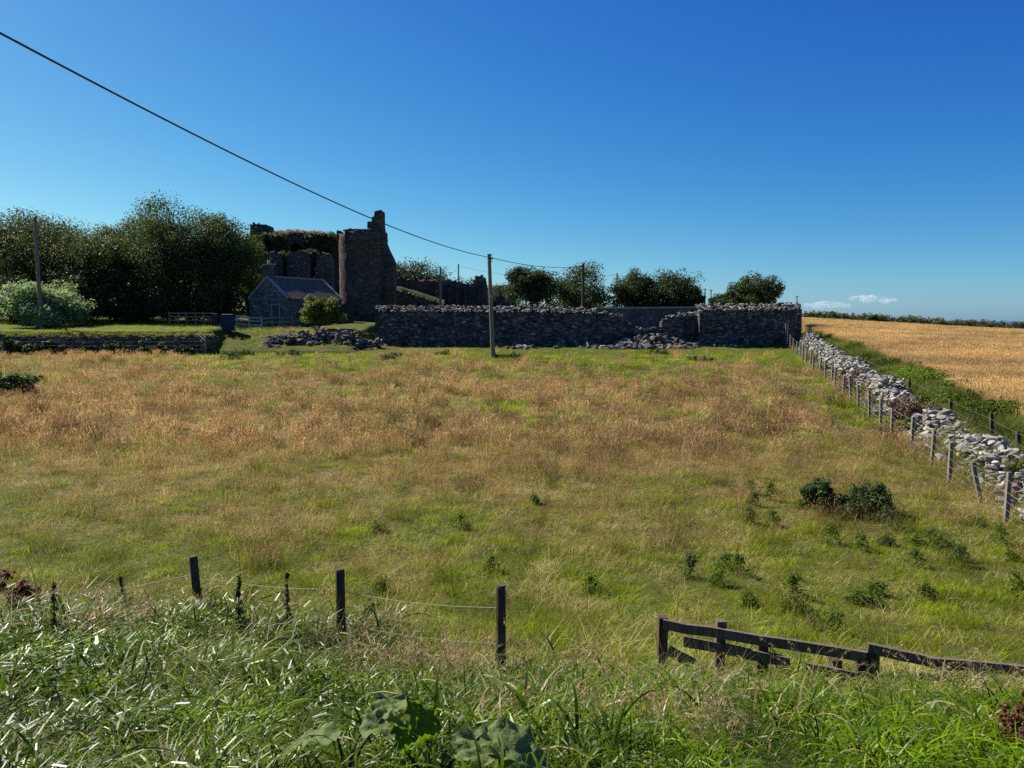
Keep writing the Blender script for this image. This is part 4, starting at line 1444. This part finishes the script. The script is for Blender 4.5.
post_rail('grey post and rail fence under the dark trees left of the bins', (170, 213), 71, 71, 6, (.45, .8, 1.12), 1.15, M['post'], group='timber fences near the cottage')
post_rail('weathered pale gate like rail fence between the blue bin and the cottage', (237, 262), 69.5, 69.5, 3, (.35, .7, 1.0), 1.05, M['white_rail'], group='timber fences near the cottage')
post_rail('dark rail fence along the foot of the cottage gable', (262, 293), 70.5, 71, 4, (.5, .9), 1.0, M['post'], group='timber fences near the cottage')
# leaning hurdle at the end of the terrace wall
base = (at(200, 340, 61.2).x, 61.2, gz(at(200, 340, 61.2).x, 61.2))
t = thing('timber_hurdle', 'leaning timber hurdle with slanting bars at the right end of the terrace wall', 'hurdle', base, 'timber fences near the cottage')
for dx, dy, dh in ((-.45, .9, 1.75), (.05, .3, 1.5), (.5, -.2, 1.4)):
    mb = MB(); z0 = gz(base[0] + dx, base[1] + dy) - base[2]; mb.beam((dx, dy, z0 - .2), (dx + .03, dy, max(z0, 0) + dh * .85), .11, .11, .006, 3); mb.build('post', M['post'], t)
for k in range(4):
    mb = MB(); z = .35 + k * .33; mb.beam((-.5, .86, z + .55), (.55, -.26, z - .05), .04, .11, .006, 3); mb.build('bar', M['post'], t)


# ------------------------------------------------------------------ wire fences
def wire_fence(label, P, heights, lean, r, wires, mat, name='wire_fence', group=None, square=True, sag=.02, netting=None):
    """P: ground points of the posts"""
    base = P[len(P) // 2]
    t = thing(name, label, 'fence', tuple(base), group)
    B = np.array(base)
    tops = []
    for k, p in enumerate(P):
        q = np.array(p) - B; lx, ly = lean[k]
        h = heights[k]
        up = np.array((lx, ly, 1.)); up /= np.linalg.norm(up)
        mb = MB()
        if square: mb.beam(q - up * .4, q + up * h, 2 * r, 2 * r * .9, .004, 4)
        else: mb.tube([q - up * .4, q + up * h * .5, q + up * (h - .02), q + up * h], [r * 1.05, r, r * .97, r * .8], 10)
        mb.build('post', mat, t)
        tops.append((q, up, h))
    for w in wires:
        mb = MB()
        for (q0, u0, h0), (q1, u1, h1) in zip(tops[:-1], tops[1:]):
            a = q0 + u0 * (w if w > 0 else h0 + w) - np.array((r, 0, 0)); b = q1 + u1 * (w if w > 0 else h1 + w) - np.array((r, 0, 0))
            pts = [a + (b - a) * f - np.array((0, 0, sag * 4 * f * (1 - f))) for f in np.linspace(0, 1, 5)]
            mb.tube(pts, .003, 4, False)
        mb.build('wire', M['wire'], t)
    if netting:
        mb = MB()
        for (q0, u0, h0), (q1, u1, h1) in zip(tops[:-1], tops[1:]):
            d = np.linalg.norm(q1 - q0); m = max(2, int(d / .3))
            for j in range(1, m):
                f = j / m; c_ = q0 + (q1 - q0) * f - np.array((r, 0, 0))
                mb.beam(c_ + np.array((0, 0, .08)), c_ + np.array((0, 0, netting)), .004, .004)
        mb.build('netting_stay', M['wire'], t)
    return t


# along the field wall
rf = np.random.default_rng(95)
yp, P, H_, LN = 14.2, [], [], []
ylist = [15.9, 17.7, 19.5, 21.6, 23.9, 26.3, 28.6, 30.8, 33.0, 35.2, 37.3, 39.4, 41.6, 43.7, 45.8, 48, 50.2, 52.4, 54.6, 56.8, 59, 61.2, 63.4, 65.4]
for y in ylist:
    x = float(fence_x(y)) + rf.normal(0, .05)
    P.append((x, y, gz(x, y))); H_.append(1.12 + rf.normal(0, .05)); LN.append((rf.normal(0, .035), rf.normal(0, .05)))
LN[2] = (-.22, .05)
H_[1] = 1.2
wire_fence('long weathered post and wire fence running along the tumbled field wall', P, H_, LN, .047, (.15, .33, .52, .74, 1.02), M['post'], group='post and wire fences')
# second fence beyond the wall
P, H_, LN = [], [], []
for y in (16.5, 20.0, 23.6, 26.0, 30.5, 37, 48, 66.5):
    x = float(fence_x(y)) + 2.7; P.append((x, y, gz(x, y))); H_.append(1.25 + rf.normal(0, .06)); LN.append((rf.normal(0, .05), rf.normal(0, .05)))
H_ = [h - .12 for h in H_]
wire_fence('dark post and wire fence in the weeds on the barley side of the field wall', P, H_, LN, .055, (.7, 1.05), M['post_dark'], group='post and wire fences')
# foot of the terrace wall
P, H_, LN = [], [], []
for px in (-28, 4, 37, 73, 110, 143, 178, 204):
    x = at(px, 345, 60.6).x; P.append((x, 60.6, gz(x, 60.6))); H_.append(1.15 + rf.normal(0, .05)); LN.append((rf.normal(0, .04), 0))
wire_fence('dark post and wire fence along the foot of the terrace wall', P, H_, LN, .055, (.4, .75, 1.05), M['post_dark'], group='post and wire fences')
# foreground fence
P, H_, LN = [], [], []
for px, top, Y in ((-150, 545, 11.3), (18, 552, 10.4), (197, 556, 9.4), (340, 569, 8.55), (501, 585, 7.7)):
    q = at(px, top, Y); z = gz(q.x, Y); P.append((q.x, Y, z)); H_.append(q.z - z); LN.append((.0, .0))
H_[1] -= .45
LN[2] = (-.06, .0)
wire_fence('round dark post and wire fence in the long grass of the near bank', P, H_, LN, .052, (-.24, -.62), M['post_dark'], square=False, group='post and wire fences', sag=.05)


# ------------------------------------------------------------------ broken rail fence lower right
def broken_rails():
    def pt(px, py, Y): return np.array(at(px, py, Y))
    c_ = pt(760, 640, 7.9)
    z = gz(c_[0], 7.9); base = np.array((c_[0], 7.9, z))
    t = thing('broken_rail_fence', 'broken dark timber rail fence sagging in the long grass, left section', 'fence', tuple(base), 'broken rail fence sections')
    A = lambda px, py, Y: pt(px, py, Y) - base
    for px, py, Y, mt in ((663, 617, 8.3, 'post_dark'), (721, 620, 8.1, 'rail'), (762, 637, 7.95, 'post_dark'), (836, 659, 7.7, 'post_dark'), (863, 650, 7.55, 'post_dark')):
        q = A(px, py, Y); g = gz(q[0] + base[0], Y) - base[2]
        mb = MB(); mb.beam((q[0], q[1], g - .3), tuple(q), .10 if px != 863 else .14, .10, .004, 3); mb.build('post', M[mt], t)
    for a, b, n in (((663, 624, 8.24), (866, 657, 7.48), 8), ((684, 641, 8.16), (790, 662, 7.78), 5), ((806, 667, 7.7), (868, 681, 7.45), 4), ((668, 650, 8.2), (694, 664, 8.1), 2)):
        mb = MB(); mb.beam(A(*a), A(*b), .05, .105, .003, n); mb.build('rail', M['rail'], t)
    c_ = pt(960, 665, 7.3); base = np.array((c_[0], 7.3, gz(c_[0], 7.3)))
    t = thing('broken_rail_fence', 'broken dark timber rail fence, right section running out of the picture', 'fence', tuple(base), 'broken rail fence sections')
    for px, py, Y in ((873, 648, 7.52), (944, 660, 7.3), (1034, 668, 7.0), (1228, 684, 6.5)):
        q = A(px, py, Y); g = gz(q[0] + base[0], Y) - base[2]
        mb = MB(); mb.beam((q[0], q[1], g - .3), tuple(q), .10, .10, .004, 3); mb.build('post', M['post_dark'], t)
    for a, b, n in (((868, 648, 7.5), (948, 665, 7.25), 5), ((930, 662, 7.28), (1240, 690, 6.5), 12), ((920, 680, 7.28), (1180, 704, 6.6), 9)):
        mb = MB(); mb.beam(A(*a), A(*b), .05, .10, .003, n); mb.build('rail', M['rail'], t)


broken_rails()


# ------------------------------------------------------------------ poles and lines
def pole(label, px_top, py_top, px_b, Y, r=.13, mat='pole', arms=0, name='utility_pole', zb=None):
    tp = at(px_top, py_top, Y); bx_ = at(px_b, 340, Y).x; z = gz(bx_, Y) if zb is None else zb
    t = thing(name, label, 'utility pole', (bx_, Y, z), 'utility poles')
    d = np.array((tp.x - bx_, 0, tp.z - z))
    mb = MB(); mb.tube([-d * .06, d * .5, d], [r * 1.1, r * .95, r * .8], 10); mb.build('pole', M[mat], t)
    return t, d


pw, dW = pole('tall weathered wooden utility pole standing in the middle of the pasture', 489, 254, 493, 58, .17)
for k in range(3):
    mb = MB(); q = dW * (.985 - k * .03); mb.tube([q + np.array((-.05, -.15, 0)), q + np.array((.22, -.15, 0)), q + np.array((.22, -.15, .14))], .03, 6); mb.build('bracket', M['iron'], pw)
mb = MB(); mb.tube([dW * .955 + np.array((.2, -.12, -.06)), dW * .955 + np.array((.2, -.12, .09))], .07, 10); mb.build('insulator', M['ceramic'], pw)
mb = MB(); mb.box(dW * .6 + np.array((0, -.17, 0)), (.16, .03, .22)); mb.build('number_plate', M['frame'], pw)
pl, dL = pole('leaning grey wooden pole before the willow bush at left', 35, 217, 42, 66, .16)
mb = MB(); q = dL * .97; mb.beam(q + np.array((-.1, -.14, 0)), q + np.array((.25, -.14, 0)), .05, .05); mb.build('bracket', M['iron'], pl)
p3, d3 = pole('dark wooden pole rising before the tallest tree behind the garden wall', 583, 264, 583, 74, .16, 'post_dark')
p4, d4 = pole('small grey pole rising behind the left garden wall', 440.5, 267, 440.5, 78, .13)
p5, d5 = pole('thin distant pole above the round scrub bush', 458.5, 264, 458.5, 135, .14)
p6, d6 = pole('thin distant pole between the trees behind the garden wall', 617, 273, 617, 120, .14)
for k, (px, py, Y, lb) in enumerate([(697, 288, 170, 'leftmost of three distant poles left of the windswept tree'), (705, 288.5, 182, 'middle of three distant poles left of the windswept tree'),
                                     (711, 289.5, 195, 'rightmost of three distant poles left of the windswept tree'), (797, 296, 190, 'tiny distant pole just above the right corner of the garden wall')]):
    tt, dd = pole(lb, px, py, px, Y, .16)
    mb = MB(); mb.beam(dd * .98 + np.array((-.5, 0, 0)), dd * .98 + np.array((.5, 0, 0)), .09, .10); mb.build('cross_arm', M['pole'], tt)
g_ = at(787, 323, 66.2)
bz_ = gz(g_.x, 66.2)
t = thing('gate_post', 'pale lichen covered stump of a post at the corner of the garden wall', 'post', (g_.x, 66.2, bz_))
mb = MB(); mb.beam((0, 0, -.2), (.02, 0, g_.z - bz_), .26, .24, .02, 7); mb.build('post', M['stone_dark'], t)
mb = MB(); mb.beam((.02, -.14, .3), (.03, -.14, g_.z - bz_ - .1), .07, .03, .01, 3); mb.build('batten', M['frame'], t)


def cable(name, label, pts3, r, group='overhead lines', sag=0.0, n=24, over=1.0):
    a, b = np.array(pts3[0]), np.array(pts3[-1])
    mb = MB()
    ps = [a + (b - a) * f - np.array((0, 0, sag * 4 * f * (1 - f))) for f in np.linspace(0, over, n)]
    mb.tube(ps, r, 6)
    o = mb.build(name, M['cable'], None, True)
    tag(o, label, 'cable', group)
    return o


A = np.array((bpy.data.objects['utility_pole'].location)) + dW * .955 + np.array((.2, -.12, .06))
# near end: off the left of the frame
Bn = np.array(at(0, 33, 16.0))
cable('overhead_cable', 'thick black overhead cable crossing the sky from upper left to the middle pole', [A, Bn], .024, sag=.7, n=70, over=1.25)
E = np.array(p3.location) + d3 * .97
cable('overhead_cable', 'black overhead cable running on from the middle pole towards the trees', [A, E], .024, sag=.35)
E4 = np.array(p4.location) + d4 * .98; E5 = np.array(p5.location) + d5 * .97; E6 = np.array(p6.location) + d6 * .97
cable('overhead_cable', 'thin wire from the small grey pole to the pole above the scrub bush', [E4, E5], .018, sag=.8)
cable('overhead_cable', 'thin far wire passing behind the middle pole to the pole between the trees', [E5, E6], .022, sag=1.2)

# broken stub leaning on the terrace lawn
b_ = at(63, 322, 62.6); z = gz(b_.x, 63)
mb = MB(); mb.beam((0, 0, -.1), (-.75, .1, .85), .13, .1, .01, 3)
o = mb.build('leaning_stub', M['post_dark']); o.location = (b_.x + .7, 62.3, 3.9); tag(o, 'short dark timber stub leaning on top of the terrace wall', 'timber stub')

# ------------------------------------------------------------------ bushes and weeds in the field
tree('weed_bush', 'dense dark green bush, left one of the pair beside the near fence', 'bush', x=at(822, 490, 18.6).x, y=18.6, h=.98, w=.85, mat=M['dark_bush'], seed=41, trunk_h=.0, clumps=60, cnt=90, leaf=.04, group='dark weeds near the fence', lobes=4)
tree('weed_bush', 'looser dark green bush, right one of the pair beside the near fence', 'bush', x=at(860, 500, 18.4).x, y=18.4, h=.9, w=1.5, mat=M['dark_bush'], seed=42, trunk_h=.0, clumps=60, cnt=66, leaf=.04, group='dark weeds near the fence', lobes=5)
tree('bramble_bush', 'low wide dark green bush in the pasture at the left edge of the picture', 'bush', x=at(14, 388, 40).x, y=40, h=1.35, w=3.4, depth=1.6, mat=M['dark_bush'], seed=43, trunk_h=.02, clumps=60, cnt=90, leaf=.07, lobes=6)
tree('dry_bramble', 'brown twiggy bramble in the gap of the field wall', 'bramble', x=float(fence_x(31.3)) + 1.5, y=31.4, h=1.25, w=2.6, depth=3.4, mat=M['twig'], seed=44, trunk_h=.02, clumps=50, cnt=110, leaf=.06, lobes=6)
tree('dry_bramble', 'small pale brown bramble growing on the long field wall', 'bramble', x=float(fence_x(42)) + .9, y=42, h=1.1, w=1.4, depth=3.0, mat=M['twig'], seed=45, trunk_h=.02, clumps=30, cnt=90, leaf=.06, lobes=4)
for k, y in enumerate((24.6, 28.9, 35.5, 38.0, 40.5, 46.5, 50.0, 55.0, 60.5)):
    tree('wall_weed', ('olive green weed growing against the tumbled field wall' if k % 2 else 'brown and dry weed growing against the tumbled field wall'), 'weed', x=float(fence_x(y)) + rf.uniform(.45, 1.1), y=y, h=rf.uniform(.5, .95), w=rf.uniform(.8, 1.3),
         depth=rf.uniform(1, 2.2), mat=M['bush'] if k % 2 else M['twig'], seed=1800 + k, trunk_h=.02, clumps=24, cnt=70, leaf=.045, lobes=4, group='olive weeds along the field wall' if k % 2 else 'dry weeds along the field wall')
tree('red_bramble', 'red brown bramble at the lower left edge behind the long grass', 'bramble', x=at(14, 565, 9.6).x, y=9.6, h=.85, w=.55, mat=M['red_leaf'], seed=46, trunk_h=.03, clumps=24, cnt=60, leaf=.03, lobes=4)
tree('red_dock', 'red brown dock plant at the lower right corner', 'plant', x=at(1016, 735, 3.9).x, y=3.9, h=.56, w=.17, mat=M['red_leaf'], seed=47, trunk_h=.0, clumps=30, cnt=40, leaf=.012, lobes=4)


def spike_plant(label, x, y, h, seed, mat, group, name='dock_plant', leaf=.013, w=.045):
    rng = np.random.default_rng(seed)
    z = gz(x, y)
    t = thing(name, label, 'plant', (x, y, z), group)
    mb = MB(); tip = (rng.normal(0, .05), rng.normal(0, .05), h)
    mb.tube([(0, 0, -.05), (tip[0] * .4, tip[1] * .4, h * .5), tip], [.009, .007, .003], 5); mb.build('stem', M['post_dark'], t)
    n = 34
    f = rng.uniform(.3, 1, n)
    C = np.stack([f * tip[0] + rng.normal(0, w * .5, n) * (1.25 - f), f * tip[1] + rng.normal(0, w * .5, n) * (1.25 - f), f * h], 1)
    V, Q, r = leaf_cloud(C, np.full(n, w * .55), 22, leaf, rng, 1.2, .6)
    obj('seed_head', mesh_np('seed_head', V, Q, None, mat, {'rnd': r}), t)
    C = rng.normal(0, .07, (8, 3)); C[:, 2] = np.abs(C[:, 2]) + .12
    V, Q, r = leaf_cloud(C, np.full(8, .08), 12, leaf * 2.4, rng, .8, .4)
    obj('leaf_rosette', mesh_np('leaf_rosette', V, Q, None, M['dark_bush'], {'rnd': r}), t)
    return t


DK = 'dock plants on the near bank'
for k, (px, Y, h, lb) in enumerate([(286, 8.3, .72, 'dark brown dock spike between the two left fence posts'), (238, 8.2, .66, 'leafy dark dock spike just right of the leaning left post'),
                                    (128, 10.2, .62, 'thin dark dock spike left of the leaning left post'), (53, 7.2, .72, 'dark dock spike near the left edge of the picture')]):
    spike_plant(lb, at(px, 600, Y).x, Y, h, 1400 + k, M['dock'] if k != 1 else M['dark_bush'], DK)
WD = 'leafy weeds in the near pasture'
rw = np.random.default_rng(97)
PATCH = [(4.6, 11.4), (6.6, 12.8), (8.2, 15.2), (9.6, 17.0), (6.4, 16.6), (9.9, 19.8), (7.6, 19.2), (3.2, 13.2)]
for k in range(48):
    cx_, cy_ = PATCH[k % 8]; y = cy_ + rw.normal(0, .7); x = min(cx_ + rw.normal(0, .8), float(fence_x(y)) - .4)
    if k % 9 == 0: x = rw.uniform(-.5, .1) * y
    rng = np.random.default_rng(1500 + k)
    hw = rng.uniform(.16, .46); C = np.clip(rng.normal(0, 1, (16, 3)), -1.6, 1.6) * np.array([.13, .13, 0]); C[:, 2] = rng.uniform(.03, 1, 16) * hw; C[:, :2] *= (1.25 - C[:, 2:] / hw)
    V, Q, r = leaf_cloud(C * np.array([.8, .8, 1]), np.full(16, .12), 24, .034, rng, 1, .4)
    sb = MB(); sb.tube([(0, 0, -.03), (0, 0, hw * .5), (0, 0, hw)], [.01, .008, .005], 5); sv = np.concatenate(sb.V)
    o = obj('thistle', mesh_np('thistle', np.concatenate([V, sv]), np.concatenate([Q, sb.Q[0] + len(V)]), sb.T[0] + len(V), M['dark_bush'] if k % 7 == 0 else M['weed'], {'rnd': np.concatenate([r, np.full(len(sv), .5)])})); o.location = (x, y, gz(x, y))
    tag(o, 'small leafy green weed standing in the near pasture grass', 'weed', WD)
CW = 'dark weeds in the far green strip'
for k, px in enumerate((228, 236, 246, 288, 292, 386, 398, 445, 500, 512, 700, 660)):
    Y = rw.uniform(56, 62); x = at(px, 350, Y).x
    rng = np.random.default_rng(1600 + k)
    C = rng.normal(0, 1, (14, 3)) * np.array([.4, .3, .14]); C[:, 2] = np.abs(C[:, 2]) + .05
    V, Q, r = leaf_cloud(C, np.full(14, .2), 30, .08, rng, .8, .5)
    o = obj('nettle_clump', mesh_np('nettle_clump', V, Q, None, M['verge_leaf'] if 'verge_leaf' in M else M['dark_bush'], {'rnd': r})); o.location = (x, Y, gz(x, Y))
    tag(o, 'low dark nettle clump in the green strip before the walls', 'weed', CW)


# ---- big leaved burdock at the bottom edge
def big_leaf(Lf, Wf, rng, curl=.5, fold=.25):
    nu, nv = 25, 15
    ph = rng.uniform(0, 6)
    V, Q = [], []
    for i in range(nu):
        t = i / (nu - 1)
        half = Wf * .5 * (math.sin(PI * min(1, t * .9 + .1)) ** .7) * (1.05 - .35 * t)
        for j in range(nv):
            s = j / (nv - 1) * 2 - 1
            ed = 1 + .16 * (float(vnoise(i * .9 + ph, 3.0 if s > 0 else 8.0, 17)) - .5) * abs(s)
            x = s * half * ed
            z = -curl * t * t * Lf * .5 + fold * abs(s) * half + .012 * math.sin(i * .75 + ph) * abs(s) ** 1.5 + .006 * math.cos(abs(s) * 9 + i * .8) + rng.normal(0, .0008) + .05 * (float(fbm(x * 22 + ph, t * Lf * 22, int(ph * 100), 3)) - .5)
            V.append((x, t * Lf, z))
    for i in range(nu - 1):
        for j in range(nv - 1):
            a = i * nv + j; Q.append((a, a + 1, a + nv + 1, a + nv))
    return np.array(V), np.array(Q)


def burdock_mat(name, a, b, tr):
    n = N(name)
    f = n.noise(n.pos(), 22, 5, .6); v = n.voro(n.pos(), 38, 'DISTANCE_TO_EDGE')
    c = n.mix(a, b, f)
    p = n.pbsdf(c, .65, .12, n.bump(v, .6, .008))
    tt = n.node('ShaderNodeBsdfTranslucent'); n.set(tt, 'Color', brighten(n, c, 1.6))
    mx = n.node('ShaderNodeMixShader'); mx.inputs[0].default_value = tr
    n.t.links.new(p, mx.inputs[1]); n.t.links.new(tt.outputs[0], mx.inputs[2])
    return n.done(mx.outputs[0])


M['burdock'] = burdock_mat('burdock_leaf', (.085, .13, .03), (.20, .25, .09), .34)
M['burdock_bright'] = burdock_mat('burdock_leaf_backlit', (.06, .11, .01), (.12, .18, .02), .5)


def burdock(label, px, py, Y, leaves, seed):
    rng = np.random.default_rng(seed)
    p = at(px, py, Y); z = gz(p.x, Y)
    t = thing('burdock_plant', label, 'plant', (p.x, Y, z), 'large leaved burdocks on the near bank')
    for (ddx, ddy, dz, L1, W1, yaw, tilt, roll, mt) in leaves:
        V, Q = big_leaf(L1 * (1 if 'bright' in mt else 1.05), W1, rng, rng.uniform(.5, 1.1), rng.uniform(.15, .4))
        o = obj('leaf', mesh_np('leaf', V, Q, None, M[mt], None, True), t)
        dz -= .085; L1 *= 1.0; o.location = (ddx, ddy, dz); o.rotation_euler = (tilt, roll, yaw)
        mb = MB(); mb.tube([(0, 0, -.02), (ddx * .4, ddy * .4, dz * .6), (ddx, ddy, dz)], [.009, .008, .005], 6); mb.build('leaf_stalk', M['bush'], t)
    return t


R_ = math.radians
burdock('big grey green burdock with one bright backlit leaf at the bottom middle', 430, 740, 3.1,
        [(-.02, .08, .29, .19, .16, R_(42), R_(70), R_(-6), 'burdock_bright'), (-.10, .02, .27, .14, .11, R_(60), R_(66), 0, 'burdock_bright'),
         (.10, -.02, .30, .28, .24, R_(-80), R_(5), R_(10), 'burdock'), (.22, .06, .33, .32, .26, R_(-105), R_(-8), R_(6), 'burdock'),
         (.02, -.14, .24, .26, .20, R_(-165), R_(-5), R_(-12), 'burdock'), (.16, -.18, .22, .27, .19, R_(-140), R_(-15), R_(18), 'burdock'),
         (-.06, -.1, .2, .2, .16, R_(120), R_(4), 0, 'burdock')], 61)
burdock('flattened grey green burdock left of the bright leaf', 345, 715, 3.3,
        [(.06, .04, .30, .30, .24, R_(-70), R_(6), R_(-8), 'burdock'), (-.04, .02, .29, .30, .23, R_(80), R_(2), R_(8), 'burdock'), (.0, -.12, .22, .28, .22, R_(160), R_(-6), R_(8), 'burdock'),
         (-.14, -.16, .16, .32, .2, R_(105), R_(-4), R_(-6), 'burdock'), (.14, .14, .32, .24, .2, R_(-20), R_(14), 0, 'burdock')], 62)

# ------------------------------------------------------------------ far hedge and bushes beyond the barley
rh = np.random.default_rng(99)
C = []
for k in range(420):
    f = k / 419 + rh.normal(0, .002)
    px = 800 + f * 300
    Y = 152 + 10 * f + rh.normal(0, 1.0)
    x = at(px, 320, Y).x
    topz = at(px, np.interp(px, [800, 850, 900, 960, 1024, 1100], [311, 313.5, 316, 319, 321.5, 323]), Y).z
    g = gz(x, Y)
    C.append((x, Y, g + (topz - g) * rh.uniform(.25, .86)))
C = np.array(C)
V, Q, r = leaf_cloud(C, rh.uniform(.6, 1.0, len(C)), 46, .22, rh, .8)
base = np.array([C[:, 0].mean(), 156, gz(C[:, 0].mean(), 156)])
M['hedge'] = leaf_mat('hedge_leaf', (.05, .062, .025), (.15, .15, .07), .2)
o = obj('hedge', mesh_np('hedge', V - base, Q, None, M['hedge'], {'rnd': r})); o.location = base
tag(o, 'long low olive hedge along the far edge of the barley field', 'hedge')
for k, (px, top, w, lb) in enumerate([(822, 309, 40, 'dark green bush in the far hedge next to the wall corner'), (876, 313, 22, 'dark rounded bush in the far hedge below the clouds')]):
    tree('hedge_bush', lb, 'bush', mat=M['tree_c'], seed=1700 + k, trunk_h=.03, clumps=40, cnt=90, leaf=.22, group='bushes in the far hedge', **px_tree(px, top, w, 150))
# field beyond is the ground sheet

nn = N('sea_water')
me = mesh_np('sea', [(-9000, 600, -24), (9000, 600, -24), (9000, 11500, -24), (-9000, 11500, -24)], [(0, 1, 2, 3)], None, nn.done(nn.pbsdf((.02, .05, .09), .25, .5)))
struct(obj('sea', me))
# ------------------------------------------------------------------ clouds
def cloud(label, px, py, w_px, h_px, seed, dens):
    rng = np.random.default_rng(seed)
    Y = 5200.
    c_ = at(px, py, Y); k = Y / F
    bm = bmesh.new()
    for j in range(9):
        f = (j / 8 - .5)
        rr_ = h_px * k * rng.uniform(.28, .55) * (1 - abs(f) * .8)
        m_ = Matrix.Translation((f * w_px * k * .9, rng.normal(0, h_px * k * .5), rng.uniform(-.15, .2) * h_px * k)) @ Matrix.Diagonal((w_px / h_px * .30 + .6, 1.3, 1, 1))
        bmesh.ops.create_icosphere(bm, subdivisions=3, radius=rr_, matrix=m_)
    me_ = bpy.data.meshes.new('cloud'); bm.to_mesh(me_); bm.free()
    n = N('cloud_vapour')
    ns = n.noise(n.pos((.006, .006, .012)), 1.0, 5, .65)
    d = n.math('MULTIPLY', n.ramp(ns, [(.40, 0.0), (.60, 1.0)]), dens)
    pv = n.node('ShaderNodeVolumePrincipled'); n.set(pv, 'Density', d); pv.inputs['Color'].default_value = (1, 1, 1, 1); pv.inputs['Anisotropy'].default_value = .35
    n.t.links.new(pv.outputs[0], n.out.inputs['Volume'])
    me_.materials.append(n.m)
    o = obj('cloud', me_); o.location = c_
    tag(o, label, 'cloud', 'low clouds over the barley'); struct(o)
    return o


cloud('small bright white cloud low over the barley, the right and higher one', 872, 300, 40, 9, 4, .018)
cloud('wider pale cloud low over the barley beside the garden wall', 826, 305, 50, 8, 5, .010)

# ------------------------------------------------------------------ light, sky, camera
SUN_EL, SUN_AZ = math.radians(41), math.radians(55)      # azimuth to the left of the view direction
sd = Vector((-math.sin(SUN_AZ) * math.cos(SUN_EL), math.cos(SUN_AZ) * math.cos(SUN_EL), math.sin(SUN_EL)))
ld = bpy.data.lights.new('sun', 'SUN'); ld.energy = 4.9; ld.angle = math.radians(.53); ld.color = (1, .94, .84)
lo = bpy.data.objects.new('sun', ld); link(lo); lo.rotation_euler = sd.to_track_quat('Z', 'Y').to_euler(); lo.location = (-20, 10, 40)
EXPO = .95
SKYFIT = [(0.01352, 1.922), (0.05047, 1.347), (0.21313, 0.651)]
w = bpy.data.worlds.new('World'); S.world = w; w.use_nodes = True
nt = w.node_tree; nt.nodes.clear()
sky = nt.nodes.new('ShaderNodeTexSky'); sky.sky_type = 'NISHITA'; sky.sun_disc = False
sky.sun_elevation = SUN_EL; sky.sun_rotation = -SUN_AZ; sky.air_density = .8; sky.dust_density = .4; sky.ozone_density = 3.0; sky.altitude = 0
bg = nt.nodes.new('ShaderNodeBackground'); bg.inputs['Strength'].default_value = .1
wo = nt.nodes.new('ShaderNodeOutputWorld')
# clear polarised-looking northern sky: deeper blue away from the sun
sp_ = nt.nodes.new('ShaderNodeSeparateColor'); cb = nt.nodes.new('ShaderNodeCombineColor')
nt.links.new(sky.outputs[0], sp_.inputs[0])
for k, (mul, pw_) in enumerate(SKYFIT):
    a = nt.nodes.new('ShaderNodeMath'); a.operation = 'POWER'; a.inputs[1].default_value = pw_
    b = nt.nodes.new('ShaderNodeMath'); b.operation = 'MULTIPLY'; b.inputs[1].default_value = mul / .1 / 2 ** EXPO
    c_ = nt.nodes.new('ShaderNodeMath'); c_.operation = 'MINIMUM'; c_.inputs[1].default_value = 12.0
    nt.links.new(sp_.outputs[k], a.inputs[0]); nt.links.new(a.outputs[0], b.inputs[0]); nt.links.new(b.outputs[0], c_.inputs[0]); nt.links.new(c_.outputs[0], cb.inputs[k])
nt.links.new(cb.outputs[0], bg.inputs[0]); nt.links.new(bg.outputs[0], wo.inputs[0])

cd = bpy.data.cameras.new('camera'); co = bpy.data.objects.new('camera', cd); link(co)
cd.sensor_width = 36; cd.lens = F / 1024 * 36; cd.clip_start = .05; cd.clip_end = 12000
co.location = (0, 0, CAMZ); co.rotation_euler = (PI / 2 - PITCH, 0, 0)
S.camera = co
S.render.engine = 'CYCLES'
S.view_settings.view_transform = 'Standard'; S.view_settings.look = 'None'; S.view_settings.gamma = 1; S.view_settings.exposure = EXPO
S.view_settings.use_curve_mapping = False
S.cycles.max_bounces = 6; S.cycles.diffuse_bounces = 2; S.cycles.glossy_bounces = 2; S.cycles.transmission_bounces = 3; S.cycles.transparent_max_bounces = 6
S.cycles.volume_bounces = 2; S.cycles.use_denoising = False
